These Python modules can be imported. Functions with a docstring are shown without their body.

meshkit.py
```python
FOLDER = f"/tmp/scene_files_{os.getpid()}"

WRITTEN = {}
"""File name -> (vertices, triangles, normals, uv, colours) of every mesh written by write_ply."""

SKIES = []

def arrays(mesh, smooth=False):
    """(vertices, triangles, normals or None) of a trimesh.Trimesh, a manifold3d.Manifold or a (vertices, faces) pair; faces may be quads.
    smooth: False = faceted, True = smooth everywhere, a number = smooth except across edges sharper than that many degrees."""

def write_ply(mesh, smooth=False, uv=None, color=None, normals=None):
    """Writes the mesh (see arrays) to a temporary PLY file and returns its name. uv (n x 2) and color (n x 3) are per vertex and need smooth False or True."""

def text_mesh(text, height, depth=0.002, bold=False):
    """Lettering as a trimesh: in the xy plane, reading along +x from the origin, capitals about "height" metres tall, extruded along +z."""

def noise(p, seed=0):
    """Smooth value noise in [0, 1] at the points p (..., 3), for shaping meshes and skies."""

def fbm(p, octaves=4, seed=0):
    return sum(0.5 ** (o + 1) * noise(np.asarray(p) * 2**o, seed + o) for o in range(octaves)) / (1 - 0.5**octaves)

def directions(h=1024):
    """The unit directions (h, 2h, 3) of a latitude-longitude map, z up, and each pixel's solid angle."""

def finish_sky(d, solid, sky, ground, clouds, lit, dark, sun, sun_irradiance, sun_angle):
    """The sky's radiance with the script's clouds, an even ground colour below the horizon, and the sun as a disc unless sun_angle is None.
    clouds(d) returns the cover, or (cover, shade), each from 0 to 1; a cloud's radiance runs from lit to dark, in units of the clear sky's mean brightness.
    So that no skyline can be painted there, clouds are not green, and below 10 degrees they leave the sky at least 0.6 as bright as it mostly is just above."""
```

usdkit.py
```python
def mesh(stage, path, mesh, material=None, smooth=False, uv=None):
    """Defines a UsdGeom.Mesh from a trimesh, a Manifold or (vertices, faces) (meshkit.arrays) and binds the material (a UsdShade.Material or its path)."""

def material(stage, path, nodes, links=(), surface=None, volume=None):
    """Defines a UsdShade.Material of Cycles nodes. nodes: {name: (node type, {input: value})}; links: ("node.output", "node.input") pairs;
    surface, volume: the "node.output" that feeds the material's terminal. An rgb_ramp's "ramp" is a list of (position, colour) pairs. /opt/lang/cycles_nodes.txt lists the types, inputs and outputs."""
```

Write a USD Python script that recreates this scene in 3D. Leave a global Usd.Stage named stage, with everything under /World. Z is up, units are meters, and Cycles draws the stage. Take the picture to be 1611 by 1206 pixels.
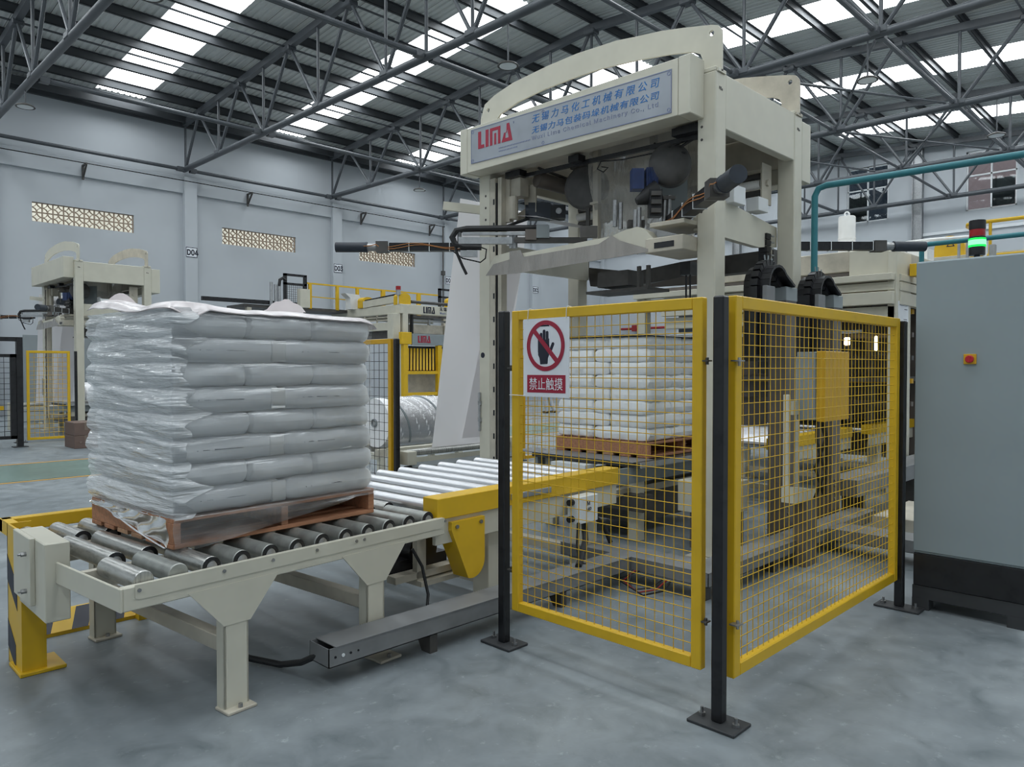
import math, random, glob
import numpy as np, trimesh, usdkit, meshkit
import shapely
from shapely import affinity
from shapely.geometry import Polygon, Point, box as sbox, LineString
from shapely.ops import unary_union
from pxr import Usd, UsdGeom, UsdLux, UsdShade, Gf, Sdf

random.seed(7)
PI = math.pi
stage = Usd.Stage.CreateInMemory()
UsdGeom.SetStageUpAxis(stage, UsdGeom.Tokens.z)
UsdGeom.SetStageMetersPerUnit(stage, 1.0)
UsdGeom.Xform.Define(stage, '/World')
UsdGeom.Scope.Define(stage, '/World/Looks')

# ---------------------------------------------------------------- camera, sky, exposure
F_PX, YAW, PITCH, EYE = 1170.0, math.radians(44.7), math.radians(1.2), 1.5
fw = np.array([math.cos(YAW) * math.cos(PITCH), math.sin(YAW) * math.cos(PITCH), -math.sin(PITCH)])
rt = np.array([math.sin(YAW), -math.cos(YAW), 0.0])
up = np.cross(rt, fw)
cam = UsdGeom.Camera.Define(stage, '/World/camera')
cam.CreateHorizontalApertureAttr(36.0)
cam.CreateVerticalApertureAttr(36.0 * 1206 / 1611)
cam.CreateFocalLengthAttr(36.0 * F_PX / 1611)
cam.CreateClippingRangeAttr(Gf.Vec2f(0.05, 300))
cam.CreateExposureAttr(0.38)
cam.AddTransformOp().Set(Gf.Matrix4d(*rt, 0, *up, 0, *(-fw), 0, 0, 0, EYE, 1))

SKYLIGHT = 6.0          # radiance of the daylit roof sheets
mat_sky = usdkit.material(stage, '/World/Looks/sky', {'b': ('background_shader', {'color': (0.82, 0.91, 1.0), 'strength': 1.4})}, surface='b.background')
dome = UsdLux.DomeLight.Define(stage, '/World/sky')
dome.CreateIntensityAttr(1.0)
UsdShade.MaterialBindingAPI.Apply(dome.GetPrim()).Bind(mat_sky)

# ---------------------------------------------------------------- mesh helpers
class MB:
    """Collects shapes into one mesh."""
    def __init__(s):
        s.v, s.f, s.n = [], [], 0
    def add(s, v, f):
        v = np.asarray(v, float); f = np.asarray(f, int)
        if len(v) == 0: return s
        if f.shape[1] == 4: f = np.vstack([f[:, [0, 1, 2]], f[:, [0, 2, 3]]])
        s.v.append(v); s.f.append(f + s.n); s.n += len(v); return s
    def mesh(s, m): return s.add(m.vertices, m.faces)
    def get(s): return np.vstack(s.v), np.vstack(s.f)
    def box(s, x0, x1, y0, y1, z0, z1, b=0.0):
        x0, x1 = min(x0, x1), max(x0, x1); y0, y1 = min(y0, y1), max(y0, y1); z0, z1 = min(z0, z1), max(z0, z1)
        b = min(b, 0.45 * min(x1 - x0, y1 - y0, z1 - z0))
        if b <= 0:
            v = [(x, y, z) for x in (x0, x1) for y in (y0, y1) for z in (z0, z1)]
            f = [(0, 1, 3, 2), (4, 6, 7, 5), (0, 4, 5, 1), (2, 3, 7, 6), (0, 2, 6, 4), (1, 5, 7, 3)]
            return s.add(v, f)
        V, idx = [], {}
        for i in (0, 1):
            for j in (0, 1):
                for k in (0, 1):
                    p = np.array([(x0, x1)[i], (y0, y1)[j], (z0, z1)[k]]); d = np.array([1 - 2 * i, 1 - 2 * j, 1 - 2 * k]) * b
                    for a in range(3):
                        q = p + d; q[a] = p[a]
                        idx[i, j, k, a] = len(V); V.append(q)
        Fq, Ft = [], []
        def put(lst, out):
            P = np.array([V[q] for q in lst]); n = np.cross(P[1] - P[0], P[2] - P[0]); c = P.mean(0) - np.array([(x0 + x1) / 2, (y0 + y1) / 2, (z0 + z1) / 2])
            out.append(tuple(lst) if n @ c > 0 else tuple(lst[::-1]))
        for a in range(3):
            o = [q for q in range(3) if q != a]
            for e in (0, 1):
                L = []
                for (p, q) in ((0, 0), (1, 0), (1, 1), (0, 1)):
                    k = [0, 0, 0]; k[a] = e; k[o[0]] = p; k[o[1]] = q
                    L.append(idx[(*k, a)])
                put(L, Fq)
            for p in (0, 1):
                for q in (0, 1):
                    k0, k1 = [0, 0, 0], [0, 0, 0]
                    k0[a], k1[a] = 0, 1; k0[o[0]] = k1[o[0]] = p; k0[o[1]] = k1[o[1]] = q
                    put([idx[(*k0, o[0])], idx[(*k1, o[0])], idx[(*k1, o[1])], idx[(*k0, o[1])]], Fq)
        for i in (0, 1):
            for j in (0, 1):
                for k in (0, 1):
                    put([idx[i, j, k, a] for a in range(3)], Ft)
        Fq = np.array(Fq); f = np.vstack([Fq[:, [0, 1, 2]], Fq[:, [0, 2, 3]], np.array(Ft)])
        return s.add(V, f)
    def cyl(s, p0, p1, r, n=14, r2=None, caps=True):
        return s.tube([p0, p1], [r, r if r2 is None else r2], n, caps)
    def tube(s, pts, r, n=8, caps=True, closed=False, flat=None):
        P = np.asarray(pts, float); m = len(P)
        R = np.full(m, r, float) if np.ndim(r) == 0 else np.asarray(r, float)
        T = np.zeros_like(P)
        for i in range(m):
            a = P[(i - 1) % m] if closed or i > 0 else P[i]; b = P[(i + 1) % m] if closed or i < m - 1 else P[i]
            T[i] = (b - a) / max(np.linalg.norm(b - a), 1e-9)
        u = np.cross(T[0], (0, 0, 1)) if abs(T[0][2]) < 0.9 else np.cross(T[0], (0, 1, 0))
        rings = []
        for i in range(m):
            u = u - T[i] * (u @ T[i]); u /= np.linalg.norm(u); w = np.cross(T[i], u)
            a = np.arange(n) / n * 2 * PI
            k = 1.0 if flat is None else flat
            rings.append(P[i] + R[i] * (np.outer(np.cos(a), u) + k * np.outer(np.sin(a), w)))
        v = np.vstack(rings); f = []
        for i in range(m if closed else m - 1):
            j = (i + 1) % m
            for k in range(n):
                f.append((i * n + k, i * n + (k + 1) % n, j * n + (k + 1) % n, j * n + k))
        s.add(v, f)
        if caps and not closed:
            for e, fl in ((0, True), (m - 1, False)):
                c = len(rings[e]); f = [((k + 1) % c, k, c) if fl else (k, (k + 1) % c, c) for k in range(c)]
                s.add(np.vstack([rings[e], P[e]]), f)
        return s
    def prism(s, poly, axis, a0, a1):
        """Extrudes a 2-D outline: axis x takes (y,z), axis y takes (x,z), axis z takes (x,y)."""
        g = poly if hasattr(poly, 'geom_type') else Polygon(poly)
        if not g.is_valid: g = g.buffer(0)
        a0, a1 = min(a0, a1), max(a0, a1)
        for q in getattr(g, 'geoms', [g]):
            if q.is_empty or q.area < 1e-9: continue
            m = trimesh.creation.extrude_polygon(q, a1 - a0, engine='earcut'); v, f = np.array(m.vertices), np.array(m.faces)
            h = v[:, 2] + a0
            if axis == 'x': v = np.c_[h, v[:, 0], v[:, 1]]
            elif axis == 'y': v = np.c_[v[:, 0], h, v[:, 1]]; f = f[:, ::-1]
            else: v = np.c_[v[:, 0], v[:, 1], h]
            s.add(v, f)
        return s
    def bar(s, p0, p1, w, h, roll_up=(0, 0, 1)):
        """A rectangular bar from p0 to p1, w wide and h high."""
        p0, p1 = np.asarray(p0, float), np.asarray(p1, float); t = (p1 - p0) / np.linalg.norm(p1 - p0)
        u = np.cross(t, roll_up); u /= np.linalg.norm(u); q = np.cross(u, t)
        v = [p + u * a * w / 2 + q * b * h / 2 for p in (p0, p1) for a, b in ((-1, -1), (1, -1), (1, 1), (-1, 1))]
        return s.add(v, [(0, 1, 2, 3), (7, 6, 5, 4), (0, 4, 5, 1), (1, 5, 6, 2), (2, 6, 7, 3), (3, 7, 4, 0)])
    def lathe(s, prof, c, n=20, axis=(0, 0, 1)):
        """Revolves (radius, height) pairs about the axis through c."""
        ax = np.asarray(axis, float); ax /= np.linalg.norm(ax)
        u = np.cross(ax, (0, 0, 1)) if abs(ax[2]) < 0.9 else np.cross(ax, (0, 1, 0)); u /= np.linalg.norm(u); w = np.cross(ax, u)
        a = np.arange(n) / n * 2 * PI; v, f = [], []
        for r, h in prof: v.append(np.asarray(c) + ax * h + max(r, 1e-5) * (np.outer(np.cos(a), u) + np.outer(np.sin(a), w)))
        for i in range(len(prof) - 1):
            for k in range(n): f.append((i * n + k, i * n + (k + 1) % n, (i + 1) * n + (k + 1) % n, (i + 1) * n + k))
        return s.add(np.vstack(v), f)
    def grid(s, P):
        """P (m, n, 3): a sheet of quads."""
        m, n = P.shape[:2]; i = np.arange(m * n).reshape(m, n)
        return s.add(P.reshape(-1, 3), np.stack([i[:-1, :-1], i[1:, :-1], i[1:, 1:], i[:-1, 1:]], -1).reshape(-1, 4))
    def move(s, M):
        s.v = [v @ np.asarray(M)[:3, :3].T + np.asarray(M)[:3, 3] for v in s.v]; return s

def B(*a, b=0.0): return MB().box(*a, b=b)
def RZ(deg, loc=(0, 0, 0)):
    c, sn = math.cos(math.radians(deg)), math.sin(math.radians(deg)); M = np.eye(4); M[:2, :2] = [[c, -sn], [sn, c]]; M[:3, 3] = loc; return M

used = {}
def unique(parent, name):
    k = f'{parent}/{name}'; n = used.get(k, 0); used[k] = n + 1
    return k if n == 0 else f'{k}_{n:03d}'

class T:
    """A thing: an Xform at its base under /World, whose children are its parts."""
    def __init__(s, name, label, cat, loc=(0, 0, 0), rot=0.0, group=None, kind=None, local=False):
        s.path = unique('/World', name); s.local = local
        x = UsdGeom.Xform.Define(stage, s.path); s.M = RZ(rot, loc)
        if any(loc) or rot:
            x.AddTranslateOp().Set(Gf.Vec3d(*map(float, loc)))
            if rot: x.AddRotateZOp().Set(float(rot))
        s.inv = np.linalg.inv(s.M); s.prim = x.GetPrim(); tag(s.prim, label, cat, group, kind)
    def part(s, name, mb, mat, smooth=False, label=None, kind=None, under=None):
        """Adds a part given in world coordinates (or in the thing's own when local)."""
        v, f = mb.get() if isinstance(mb, MB) else (np.asarray(mb[0]), np.asarray(mb[1]))
        if not s.local: v = v @ s.inv[:3, :3].T + s.inv[:3, 3]
        p = unique(under or s.path, name); m = usdkit.mesh(stage, p, (v, f), mat, smooth=smooth)
        if label: m.GetPrim().SetCustomDataByKey('label', label)
        if kind: m.GetPrim().SetCustomDataByKey('kind', kind)
        return p
def tag(p, label, cat=None, group=None, kind=None):
    if label: p.SetCustomDataByKey('label', label)
    if cat: p.SetCustomDataByKey('category', cat)
    if group: p.SetCustomDataByKey('group', group)
    if kind: p.SetCustomDataByKey('kind', kind)
def copy(src, loc, rot, label, group=None, cat=None):
    """A copy of a thing with its parts, by an internal reference."""
    base = src.path.split('/')[-1].rsplit('_', 1); nm = base[0] if len(base) > 1 and base[1].isdigit() else src.path.split('/')[-1]
    p = unique('/World', nm); x = UsdGeom.Xform.Define(stage, p)
    x.GetPrim().GetReferences().AddInternalReference(src.path); x.GetPrim().SetInstanceable(True)
    xf = UsdGeom.Xformable(x.GetPrim()); xf.ClearXformOpOrder()
    tr = x.GetPrim().GetAttribute('xformOp:translate'); ro = x.GetPrim().GetAttribute('xformOp:rotateZ')
    a = xf.AddTranslateOp() if not tr else UsdGeom.XformOp(tr); a.Set(Gf.Vec3d(*map(float, loc)))
    r = xf.AddRotateZOp() if not ro else UsdGeom.XformOp(ro); r.Set(float(rot))
    xf.SetXformOpOrder([a, r])
    was = src.prim.GetCustomData()
    tag(x.GetPrim(), label, cat or was.get('category'), group or was.get('group'))
    return x.GetPrim()
def single(name, mb, mat, label, cat, smooth=False, group=None, kind=None):
    """A thing that is one mesh."""
    p = unique('/World', name); m = usdkit.mesh(stage, p, mb.get(), mat, smooth=smooth); tag(m.GetPrim(), label, cat, group, kind); return p
def struct(name, mb, mat, smooth=False, under=None, label=None):
    p = unique(under or '/World', name); m = usdkit.mesh(stage, p, mb.get(), mat, smooth=smooth)
    tag(m.GetPrim(), label, None, None, None if under else 'structure'); return p

# ---------------------------------------------------------------- lettering
FONTS = {}
def text_shape(text, height, font='Inter', gap=0.0):
    from PIL import Image, ImageDraw, ImageFont
    pat = {'Inter': 'Inter.woff2', 'CJK': 'Noto Sans CJK Regular.woff2'}[font]
    if font not in FONTS:
        FONTS[font] = ImageFont.truetype(glob.glob(f'/opt/blender-*/*/datafiles/fonts/{pat}')[0], 96)
    fnt, out, x = FONTS[font], [], 0.0
    for ch in text:
        adv = fnt.getlength(ch)
        if ch != ' ':
            x0, y0, x1, y1 = fnt.getbbox(ch, anchor='ls')
            im = Image.new('L', (x1 - x0 + 8, y1 - y0 + 8)); ImageDraw.Draw(im).text((4 - x0, 4 - y0), ch, 255, fnt, anchor='ls')
            on = np.pad(np.asarray(im) > 127, ((0, 0), (1, 1))).astype(np.int8)
            rows, st = np.nonzero(np.diff(on, axis=1) == 1); en = np.nonzero(np.diff(on, axis=1) == -1)[1]
            g = shapely.union_all(shapely.box(st, -rows - 1, en, -rows)).buffer(0.6).buffer(-0.6).simplify(0.8)
            out.append(affinity.translate(g, x0 - 4 + x, 4 - y0))
        x += adv + gap * 96
    return affinity.scale(unary_union(out), height / 70.0, height / 70.0, origin=(0, 0))
def lima_shape(h):
    """The four block letters L I M A of the maker's sign, h high, from the origin rightward."""
    L = Polygon([(0, 0), (.42, .0), (.42, .2), (.2, .2), (.2, 1), (0, 1)])
    I = sbox(.52, 0, .72, 1)
    M = Polygon([(.82, 0), (.98, 0), (.98, .82), (1.36, .82), (1.36, 0), (1.52, 0), (1.52, 1), (.82, 1)]).union(sbox(1.105, 0, 1.235, .66))
    A = Polygon([(1.6, 0), (2.3, 0), (2.1, 1.02), (1.92, 1.02)]).difference(Polygon([(1.84, .2), (2.06, .2), (1.98, .72), (1.94, .5), (1.86, .5)]))
    A = A.difference(Polygon([(1.5, .52), (1.9, .52), (1.92, .62), (1.94, 1.1), (1.5, 1.1)]))
    return affinity.scale(unary_union([L, I, M, A]), h, h, origin=(0, 0))
def on_u(shape, u, v0, z0, d=0.003, skew=0.0):
    """Lays a 2-D shape on a plane that faces -u: x runs towards -v, y up; v0, z0 are its origin."""
    g = affinity.skew(shape, skew, 0, origin=(0, 0)) if skew else shape
    m = MB()
    for q in getattr(g, 'geoms', [g]):
        if q.is_empty: continue
        t = trimesh.creation.extrude_polygon(q, d, engine='earcut'); v = np.array(t.vertices)
        m.add(np.c_[u - v[:, 2], v0 - v[:, 0], z0 + v[:, 1]], np.array(t.faces))
    return m
def on_v(shape, v, u0, z0, d=0.003):
    """Lays a 2-D shape on a plane that faces -v: x runs towards +u, y up."""
    m = MB()
    for q in getattr(shape, 'geoms', [shape]):
        if q.is_empty: continue
        t = trimesh.creation.extrude_polygon(q, d, engine='earcut'); w = np.array(t.vertices)
        m.add(np.c_[u0 + w[:, 0], v - w[:, 2], z0 + w[:, 1]], np.array(t.faces))
    return m

# ---------------------------------------------------------------- materials
def paint(name, col, rough=0.5, var=0.10, scale=6.0, metal=0.0, bump=0.0, bscale=60.0, detail=4.0, spec=None, stretch=None, coat=0.0):
    a = tuple(max(0.0, c * (1 - var)) for c in col); b = tuple(min(1.0, c * (1 + var)) for c in col)
    pr = {'roughness': rough, 'metallic': metal}
    if spec is not None: pr['specular_ior_level'] = spec
    if coat: pr['coat_weight'] = coat
    N = {'t': ('texture_coordinate', {}), 'n': ('noise_texture', {'scale': scale, 'detail': detail, 'roughness': 0.6}),
         'r': ('rgb_ramp', {'ramp': [(0.3, a), (0.7, b)]}), 'p': ('principled_bsdf', pr),
         'rr': ('map_range', {'from_min': 0.3, 'from_max': 0.7, 'to_min': max(rough - 0.08, 0.02), 'to_max': min(rough + 0.08, 1.0), 'clamp': True})}
    L = [('n.fac', 'r.fac'), ('r.color', 'p.base_color'), ('n.fac', 'rr.value'), ('rr.result', 'p.roughness')]
    if stretch: N['m'] = ('mapping', {'scale': stretch}); L += [('t.object', 'm.vector'), ('m.vector', 'n.vector')]
    else: L += [('t.object', 'n.vector')]
    if bump:
        N['n2'] = ('noise_texture', {'scale': bscale, 'detail': 3.0}); N['b'] = ('bump', {'strength': 1.0, 'distance': bump})
        L += [('m.vector' if stretch else 't.object', 'n2.vector'), ('n2.fac', 'b.height'), ('b.normal', 'p.normal')]
    return usdkit.material(stage, f'/World/Looks/{name}', N, L, surface='p.BSDF')
def lit(name, col, strength):
    return usdkit.material(stage, f'/World/Looks/{name}', {'e': ('emission', {'color': col, 'strength': strength})}, surface='e.emission')

M = {}
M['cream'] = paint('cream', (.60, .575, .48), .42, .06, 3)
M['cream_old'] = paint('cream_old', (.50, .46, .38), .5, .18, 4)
M['yellow'] = paint('yellow', (.70, .43, .012), .42, .07, 4)
M['amber'] = paint('amber', (.62, .34, .01), .42, .08, 4)
M['black'] = paint('black', (.010, .010, .012), .38, .3, 10)
M['rubber'] = paint('rubber', (.014, .014, .015), .6, .3, 20)
M['motor'] = paint('motor', (.025, .032, .045), .5, .25, 12)
M['blue_motor'] = paint('blue_motor', (.02, .04, .13), .45, .2, 12)
M['fan'] = paint('fan', (.075, .072, .07), .5, .3, 8)
M['tray'] = paint('tray', (.21, .215, .22), .45, .16, 5, metal=.2)
M['duct'] = paint('duct', (.135, .115, .10), .5, .12, 4)
M['grey_box'] = paint('grey_box', (.25, .28, .29), .45, .05, 4)
M['cabinet'] = paint('cabinet', (.275, .325, .345), .5, .035, 2.5)
M['plinth'] = paint('plinth', (.035, .037, .04), .6, .2, 6)
M['roller'] = paint('roller', (.47, .47, .45), .36, .14, 10, metal=.85, stretch=(12, 1, 1))
M['roller_worn'] = paint('roller_worn', (.36, .37, .35), .45, .2, 14, metal=.7)
M['bright_roller'] = usdkit.material(stage, '/World/Looks/bright_roller', {'p': ('principled_bsdf', {'base_color': (.72, .72, .74), 'metallic': 1.0, 'roughness': .33})}, surface='p.BSDF')
M['steel'] = paint('steel', (.36, .36, .36), .35, .12, 8, metal=.9)
M['galv'] = paint('galv', (.42, .43, .44), .45, .15, 14, metal=.8)
M['dark_steel'] = paint('dark_steel', (.085, .08, .075), .5, .25, 6, metal=.3)
M['truss'] = paint('truss', (.072, .080, .090), .45, .16, 2)
M['purlin'] = paint('purlin', (.055, .06, .066), .5, .12, 2)
M['roof'] = paint('roof', (.62, .635, .625), .5, .07, 1.2, stretch=(3, .6, 1))
M['wall'] = paint('wall', (.50, .53, .56), .75, .035, .5, detail=6, bump=.002, bscale=3)
M['wall_plain'] = paint('wall_plain', (.74, .77, .79), .8, .05, .4)
M['frame_white'] = paint('frame_white', (.72, .74, .75), .45, .04, 4)
M['teal'] = paint('teal', (.035, .20, .235), .4, .1, 5)
M['wood'] = paint('wood', (.40, .185, .098), .62, .26, 5, bump=.001, bscale=30, stretch=(.6, 9, 9))
M['wood_pale'] = paint('wood_pale', (.45, .26, .15), .62, .25, 5, stretch=(.6, 9, 9))
M['carton'] = paint('carton', (.15, .10, .082), .7, .12, 5)
M['carton_tape'] = paint('carton_tape', (.20, .15, .12), .5, .1, 5)
M['bag'] = paint('bag', (.88, .895, .905), .40, .03, 4, bump=.003, bscale=14)
M['film_sheet'] = usdkit.material(stage, '/World/Looks/film_sheet', {'p': ('principled_bsdf', {'base_color': (.84, .82, .83), 'roughness': .32}), 't': ('translucent_bsdf', {'color': (.84, .82, .83)}), 'x': ('mix_closure', {'fac': .5})},
    [('p.BSDF', 'x.closure1'), ('t.BSDF', 'x.closure2')], surface='x.closure')
M['cover_film'] = paint('cover_film', (.76, .70, .70), .28, .06, 2.0, bump=.006, bscale=6)
M['print'] = paint('print', (.10, .11, .14), .5, .1, 10)
M['flap'] = paint('flap', (.90, .90, .885), .45, .03, 5)
M['film_white'] = paint('film_white', (.84, .83, .84), .3, .04, 1.2, bump=.006, bscale=2.5)
M['paper'] = paint('paper', (.80, .82, .86), .6, .03, 5)
M['red'] = paint('red', (.50, .012, .03), .45, .06, 5)
M['red_print'] = paint('red_print', (.36, .016, .045), .45, .06, 5)
M['ink'] = paint('ink', (.012, .014, .03), .5, .1, 5)
M['blue_print'] = paint('blue_print', (.02, .16, .44), .45, .1, 5)
M['pale_print'] = paint('pale_print', (.20, .23, .35), .45, .1, 5)
M['plate'] = paint('plate', (.36, .385, .425), .38, .10, 1.6, metal=.35)
M['orange_wire'] = paint('orange_wire', (.42, .17, .05), .5, .1, 5)
M['floor_green'] = paint('floor_green', (.135, .20, .175), .4, .16, 1.2, detail=7)
M['floor_line'] = paint('floor_line', (.55, .31, .07), .45, .15, 2)
M['dark_glass'] = paint('dark_glass', (.03, .035, .045), .12, .2, 1)
M['pink_room'] = paint('pink_room', (.48, .32, .29), .7, .1, 1)
M['outside'] = paint('outside', (.86, .78, .62), .8, .14, .6)
M['block'] = paint('block', (.42, .33, .25), .8, .15, 3)
M['red_pipe'] = paint('red_pipe', (.30, .02, .02), .5, .1, 3)
M['lamp_red'] = paint('lamp_red', (.35, .012, .015), .25, .05, 5)
M['skylight'] = lit('skylight', (.90, .965, 1.0), SKYLIGHT)
M['green_glow'] = lit('green_glow', (.02, 1.0, .12), 1.0)
M['green_core'] = lit('green_core', (.30, 1.0, .50), 1.1)
M['lamp_glow'] = lit('lamp_glow', (1.0, .80, .50), 5.0)
def clear_film(name, white, fac, rough, wr=(1, 1, 1), bscale=20.0, bdist=.004):
    """Plastic film: mostly clear, with a milky share and sharp glints along its wrinkles."""
    return usdkit.material(stage, f'/World/Looks/{name}', {
        't': ('texture_coordinate', {}), 'm': ('mapping', {'scale': wr}), 'n': ('noise_texture', {'scale': bscale, 'detail': 4.0, 'roughness': .55}),
        'b': ('bump', {'strength': 1.0, 'distance': bdist}), 'g': ('glossy_bsdf', {'color': (1, 1, 1), 'roughness': rough}),
        'd': ('diffuse_bsdf', {'color': white}), 'c': ('transparent_bsdf', {'color': (.97, .97, .97)}), 'f': ('fresnel', {'IOR': 1.5}),
        'k': ('map_range', {'from_min': .3, 'from_max': .7, 'to_min': max(fac - .18, 0.0), 'to_max': fac + .18, 'clamp': True}),
        'x': ('mix_closure', {}), 'y': ('mix_closure', {})},
        [('t.object', 'm.vector'), ('m.vector', 'n.vector'), ('n.fac', 'b.height'), ('b.normal', 'g.normal'), ('b.normal', 'f.normal'), ('b.normal', 'd.normal'),
         ('n.fac', 'k.value'), ('k.result', 'x.fac'), ('c.BSDF', 'x.closure1'), ('d.BSDF', 'x.closure2'), ('f.fac', 'y.fac'), ('x.closure', 'y.closure1'), ('g.BSDF', 'y.closure2')], surface='y.closure')
M['film_wrinkled'] = clear_film('film_wrinkled', (.88, .90, .92), .60, .07, (1.0, 1.0, 11), 1.5, .06)
M['film_thin'] = clear_film('film_thin', (.8, .82, .84), .07, .10, (1.0, 1.0, 16), 1.6, .012)
M['film_clear'] = clear_film('film_clear', (.8, .8, .8), .06, .18, (2, 2, 6), 1.5, .002)
M['film_hood'] = clear_film('film_hood', (.60, .57, .52), .36, .12, (2, 2, .8), 1.8, .05)
M['film_skirt'] = clear_film('film_skirt', (.34, .315, .29), .86, .35, (3, 3, 1), 3.0, .01)
M['pane'] = usdkit.material(stage, '/World/Looks/pane', {'c': ('transparent_bsdf', {'color': (.75, .8, .82)}), 'g': ('glossy_bsdf', {'roughness': .03}), 'f': ('fresnel', {'IOR': 1.45}), 'x': ('mix_closure', {})},
    [('f.fac', 'x.fac'), ('c.BSDF', 'x.closure1'), ('g.BSDF', 'x.closure2')], surface='x.closure')
# worn concrete floor: blue grey, cloudy stains, pale scuffs
M['floor'] = usdkit.material(stage, '/World/Looks/floor', {
    't': ('geometry', {}), 'n1': ('noise_texture', {'scale': .8, 'detail': 7.0, 'roughness': .62}), 'n2': ('noise_texture', {'scale': 4.5, 'detail': 6.0, 'roughness': .65, 'distortion': .6}),
    'n3': ('noise_texture', {'scale': 14.0, 'detail': 5.0, 'roughness': .7}),
    'r1': ('rgb_ramp', {'ramp': [(.28, (.135, .160, .175)), (.5, (.205, .232, .250)), (.72, (.285, .315, .33))]}),
    'r2': ('rgb_ramp', {'ramp': [(.3, (.66, .69, .69)), (.5, (.95, .95, .95)), (.7, (1.12, 1.12, 1.12))]}),
    'r3': ('rgb_ramp', {'ramp': [(.60, (0, 0, 0)), (.72, (.16, .165, .165))]}),
    'mx': ('mix_color', {'blend_type': 'multiply', 'fac': .9}), 'ad': ('mix_color', {'blend_type': 'add', 'fac': .6}),
    'k': ('map_range', {'from_min': .3, 'from_max': .7, 'to_min': .34, 'to_max': .58, 'clamp': True}), 'b': ('bump', {'strength': .4, 'distance': .002}),
    'p': ('principled_bsdf', {'roughness': .4})},
    [('t.position', 'n1.vector'), ('t.position', 'n2.vector'), ('t.position', 'n3.vector'), ('n1.fac', 'r1.fac'), ('n2.fac', 'r2.fac'), ('n3.fac', 'r3.fac'),
     ('r1.color', 'mx.a'), ('r2.color', 'mx.b'), ('mx.result', 'ad.a'), ('r3.color', 'ad.b'), ('ad.result', 'p.base_color'), ('n2.fac', 'k.value'), ('k.result', 'p.roughness'), ('n2.fac', 'b.height'), ('b.normal', 'p.normal')], surface='p.BSDF')
# black and yellow slanted hazard bands, printed
M['hazard'] = usdkit.material(stage, '/World/Looks/hazard', {
    't': ('texture_coordinate', {}), 'm': ('mapping', {'rotation': (0, .6, .5)}), 'w': ('wave_texture', {'scale': 1.6, 'bands_direction': 'x'}),
    'r': ('rgb_ramp', {'ramp': [(.0, (.02, .02, .022)), (.499, (.02, .02, .022)), (.5, (.64, .40, .02)), (1.0, (.64, .40, .02))], 'interpolate': False}), 'p': ('principled_bsdf', {'roughness': .45})},
    [('t.object', 'm.vector'), ('m.vector', 'w.vector'), ('w.fac', 'r.fac'), ('r.color', 'p.base_color')], surface='p.BSDF')

# ================================================================ THE HALL
U0, U1, V0, V1 = -8.0, 35.6, -6.0, 27.6          # end walls (u) and side walls (v)
VR, ZR, SL = 13.56, 11.62, 0.068                  # ridge line, its height, roof slope
TR = [4.85 + 6.05 * k for k in range(6)]          # roof trusses
def zroof(v): return ZR - SL * abs(v - VR)

fl = struct('floor', B(U0, U1, V0, V1, -0.12, 0), M['floor'])
struct('lane', B(U0 + .1, U1 - .1, 11.52, 13.5, 0, 0.004), M['floor_green'], under=fl, label='green painted walkway')
struct('lane_line', B(U0 + .1, U1 - .1, 11.40, 11.47, 0, 0.005), M['floor_line'], under=fl, label='orange painted line')
struct('lane_line', B(U0 + .1, U1 - .1, 13.55, 13.62, 0, 0.005), M['floor_line'], under=fl, label='orange painted line')

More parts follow.
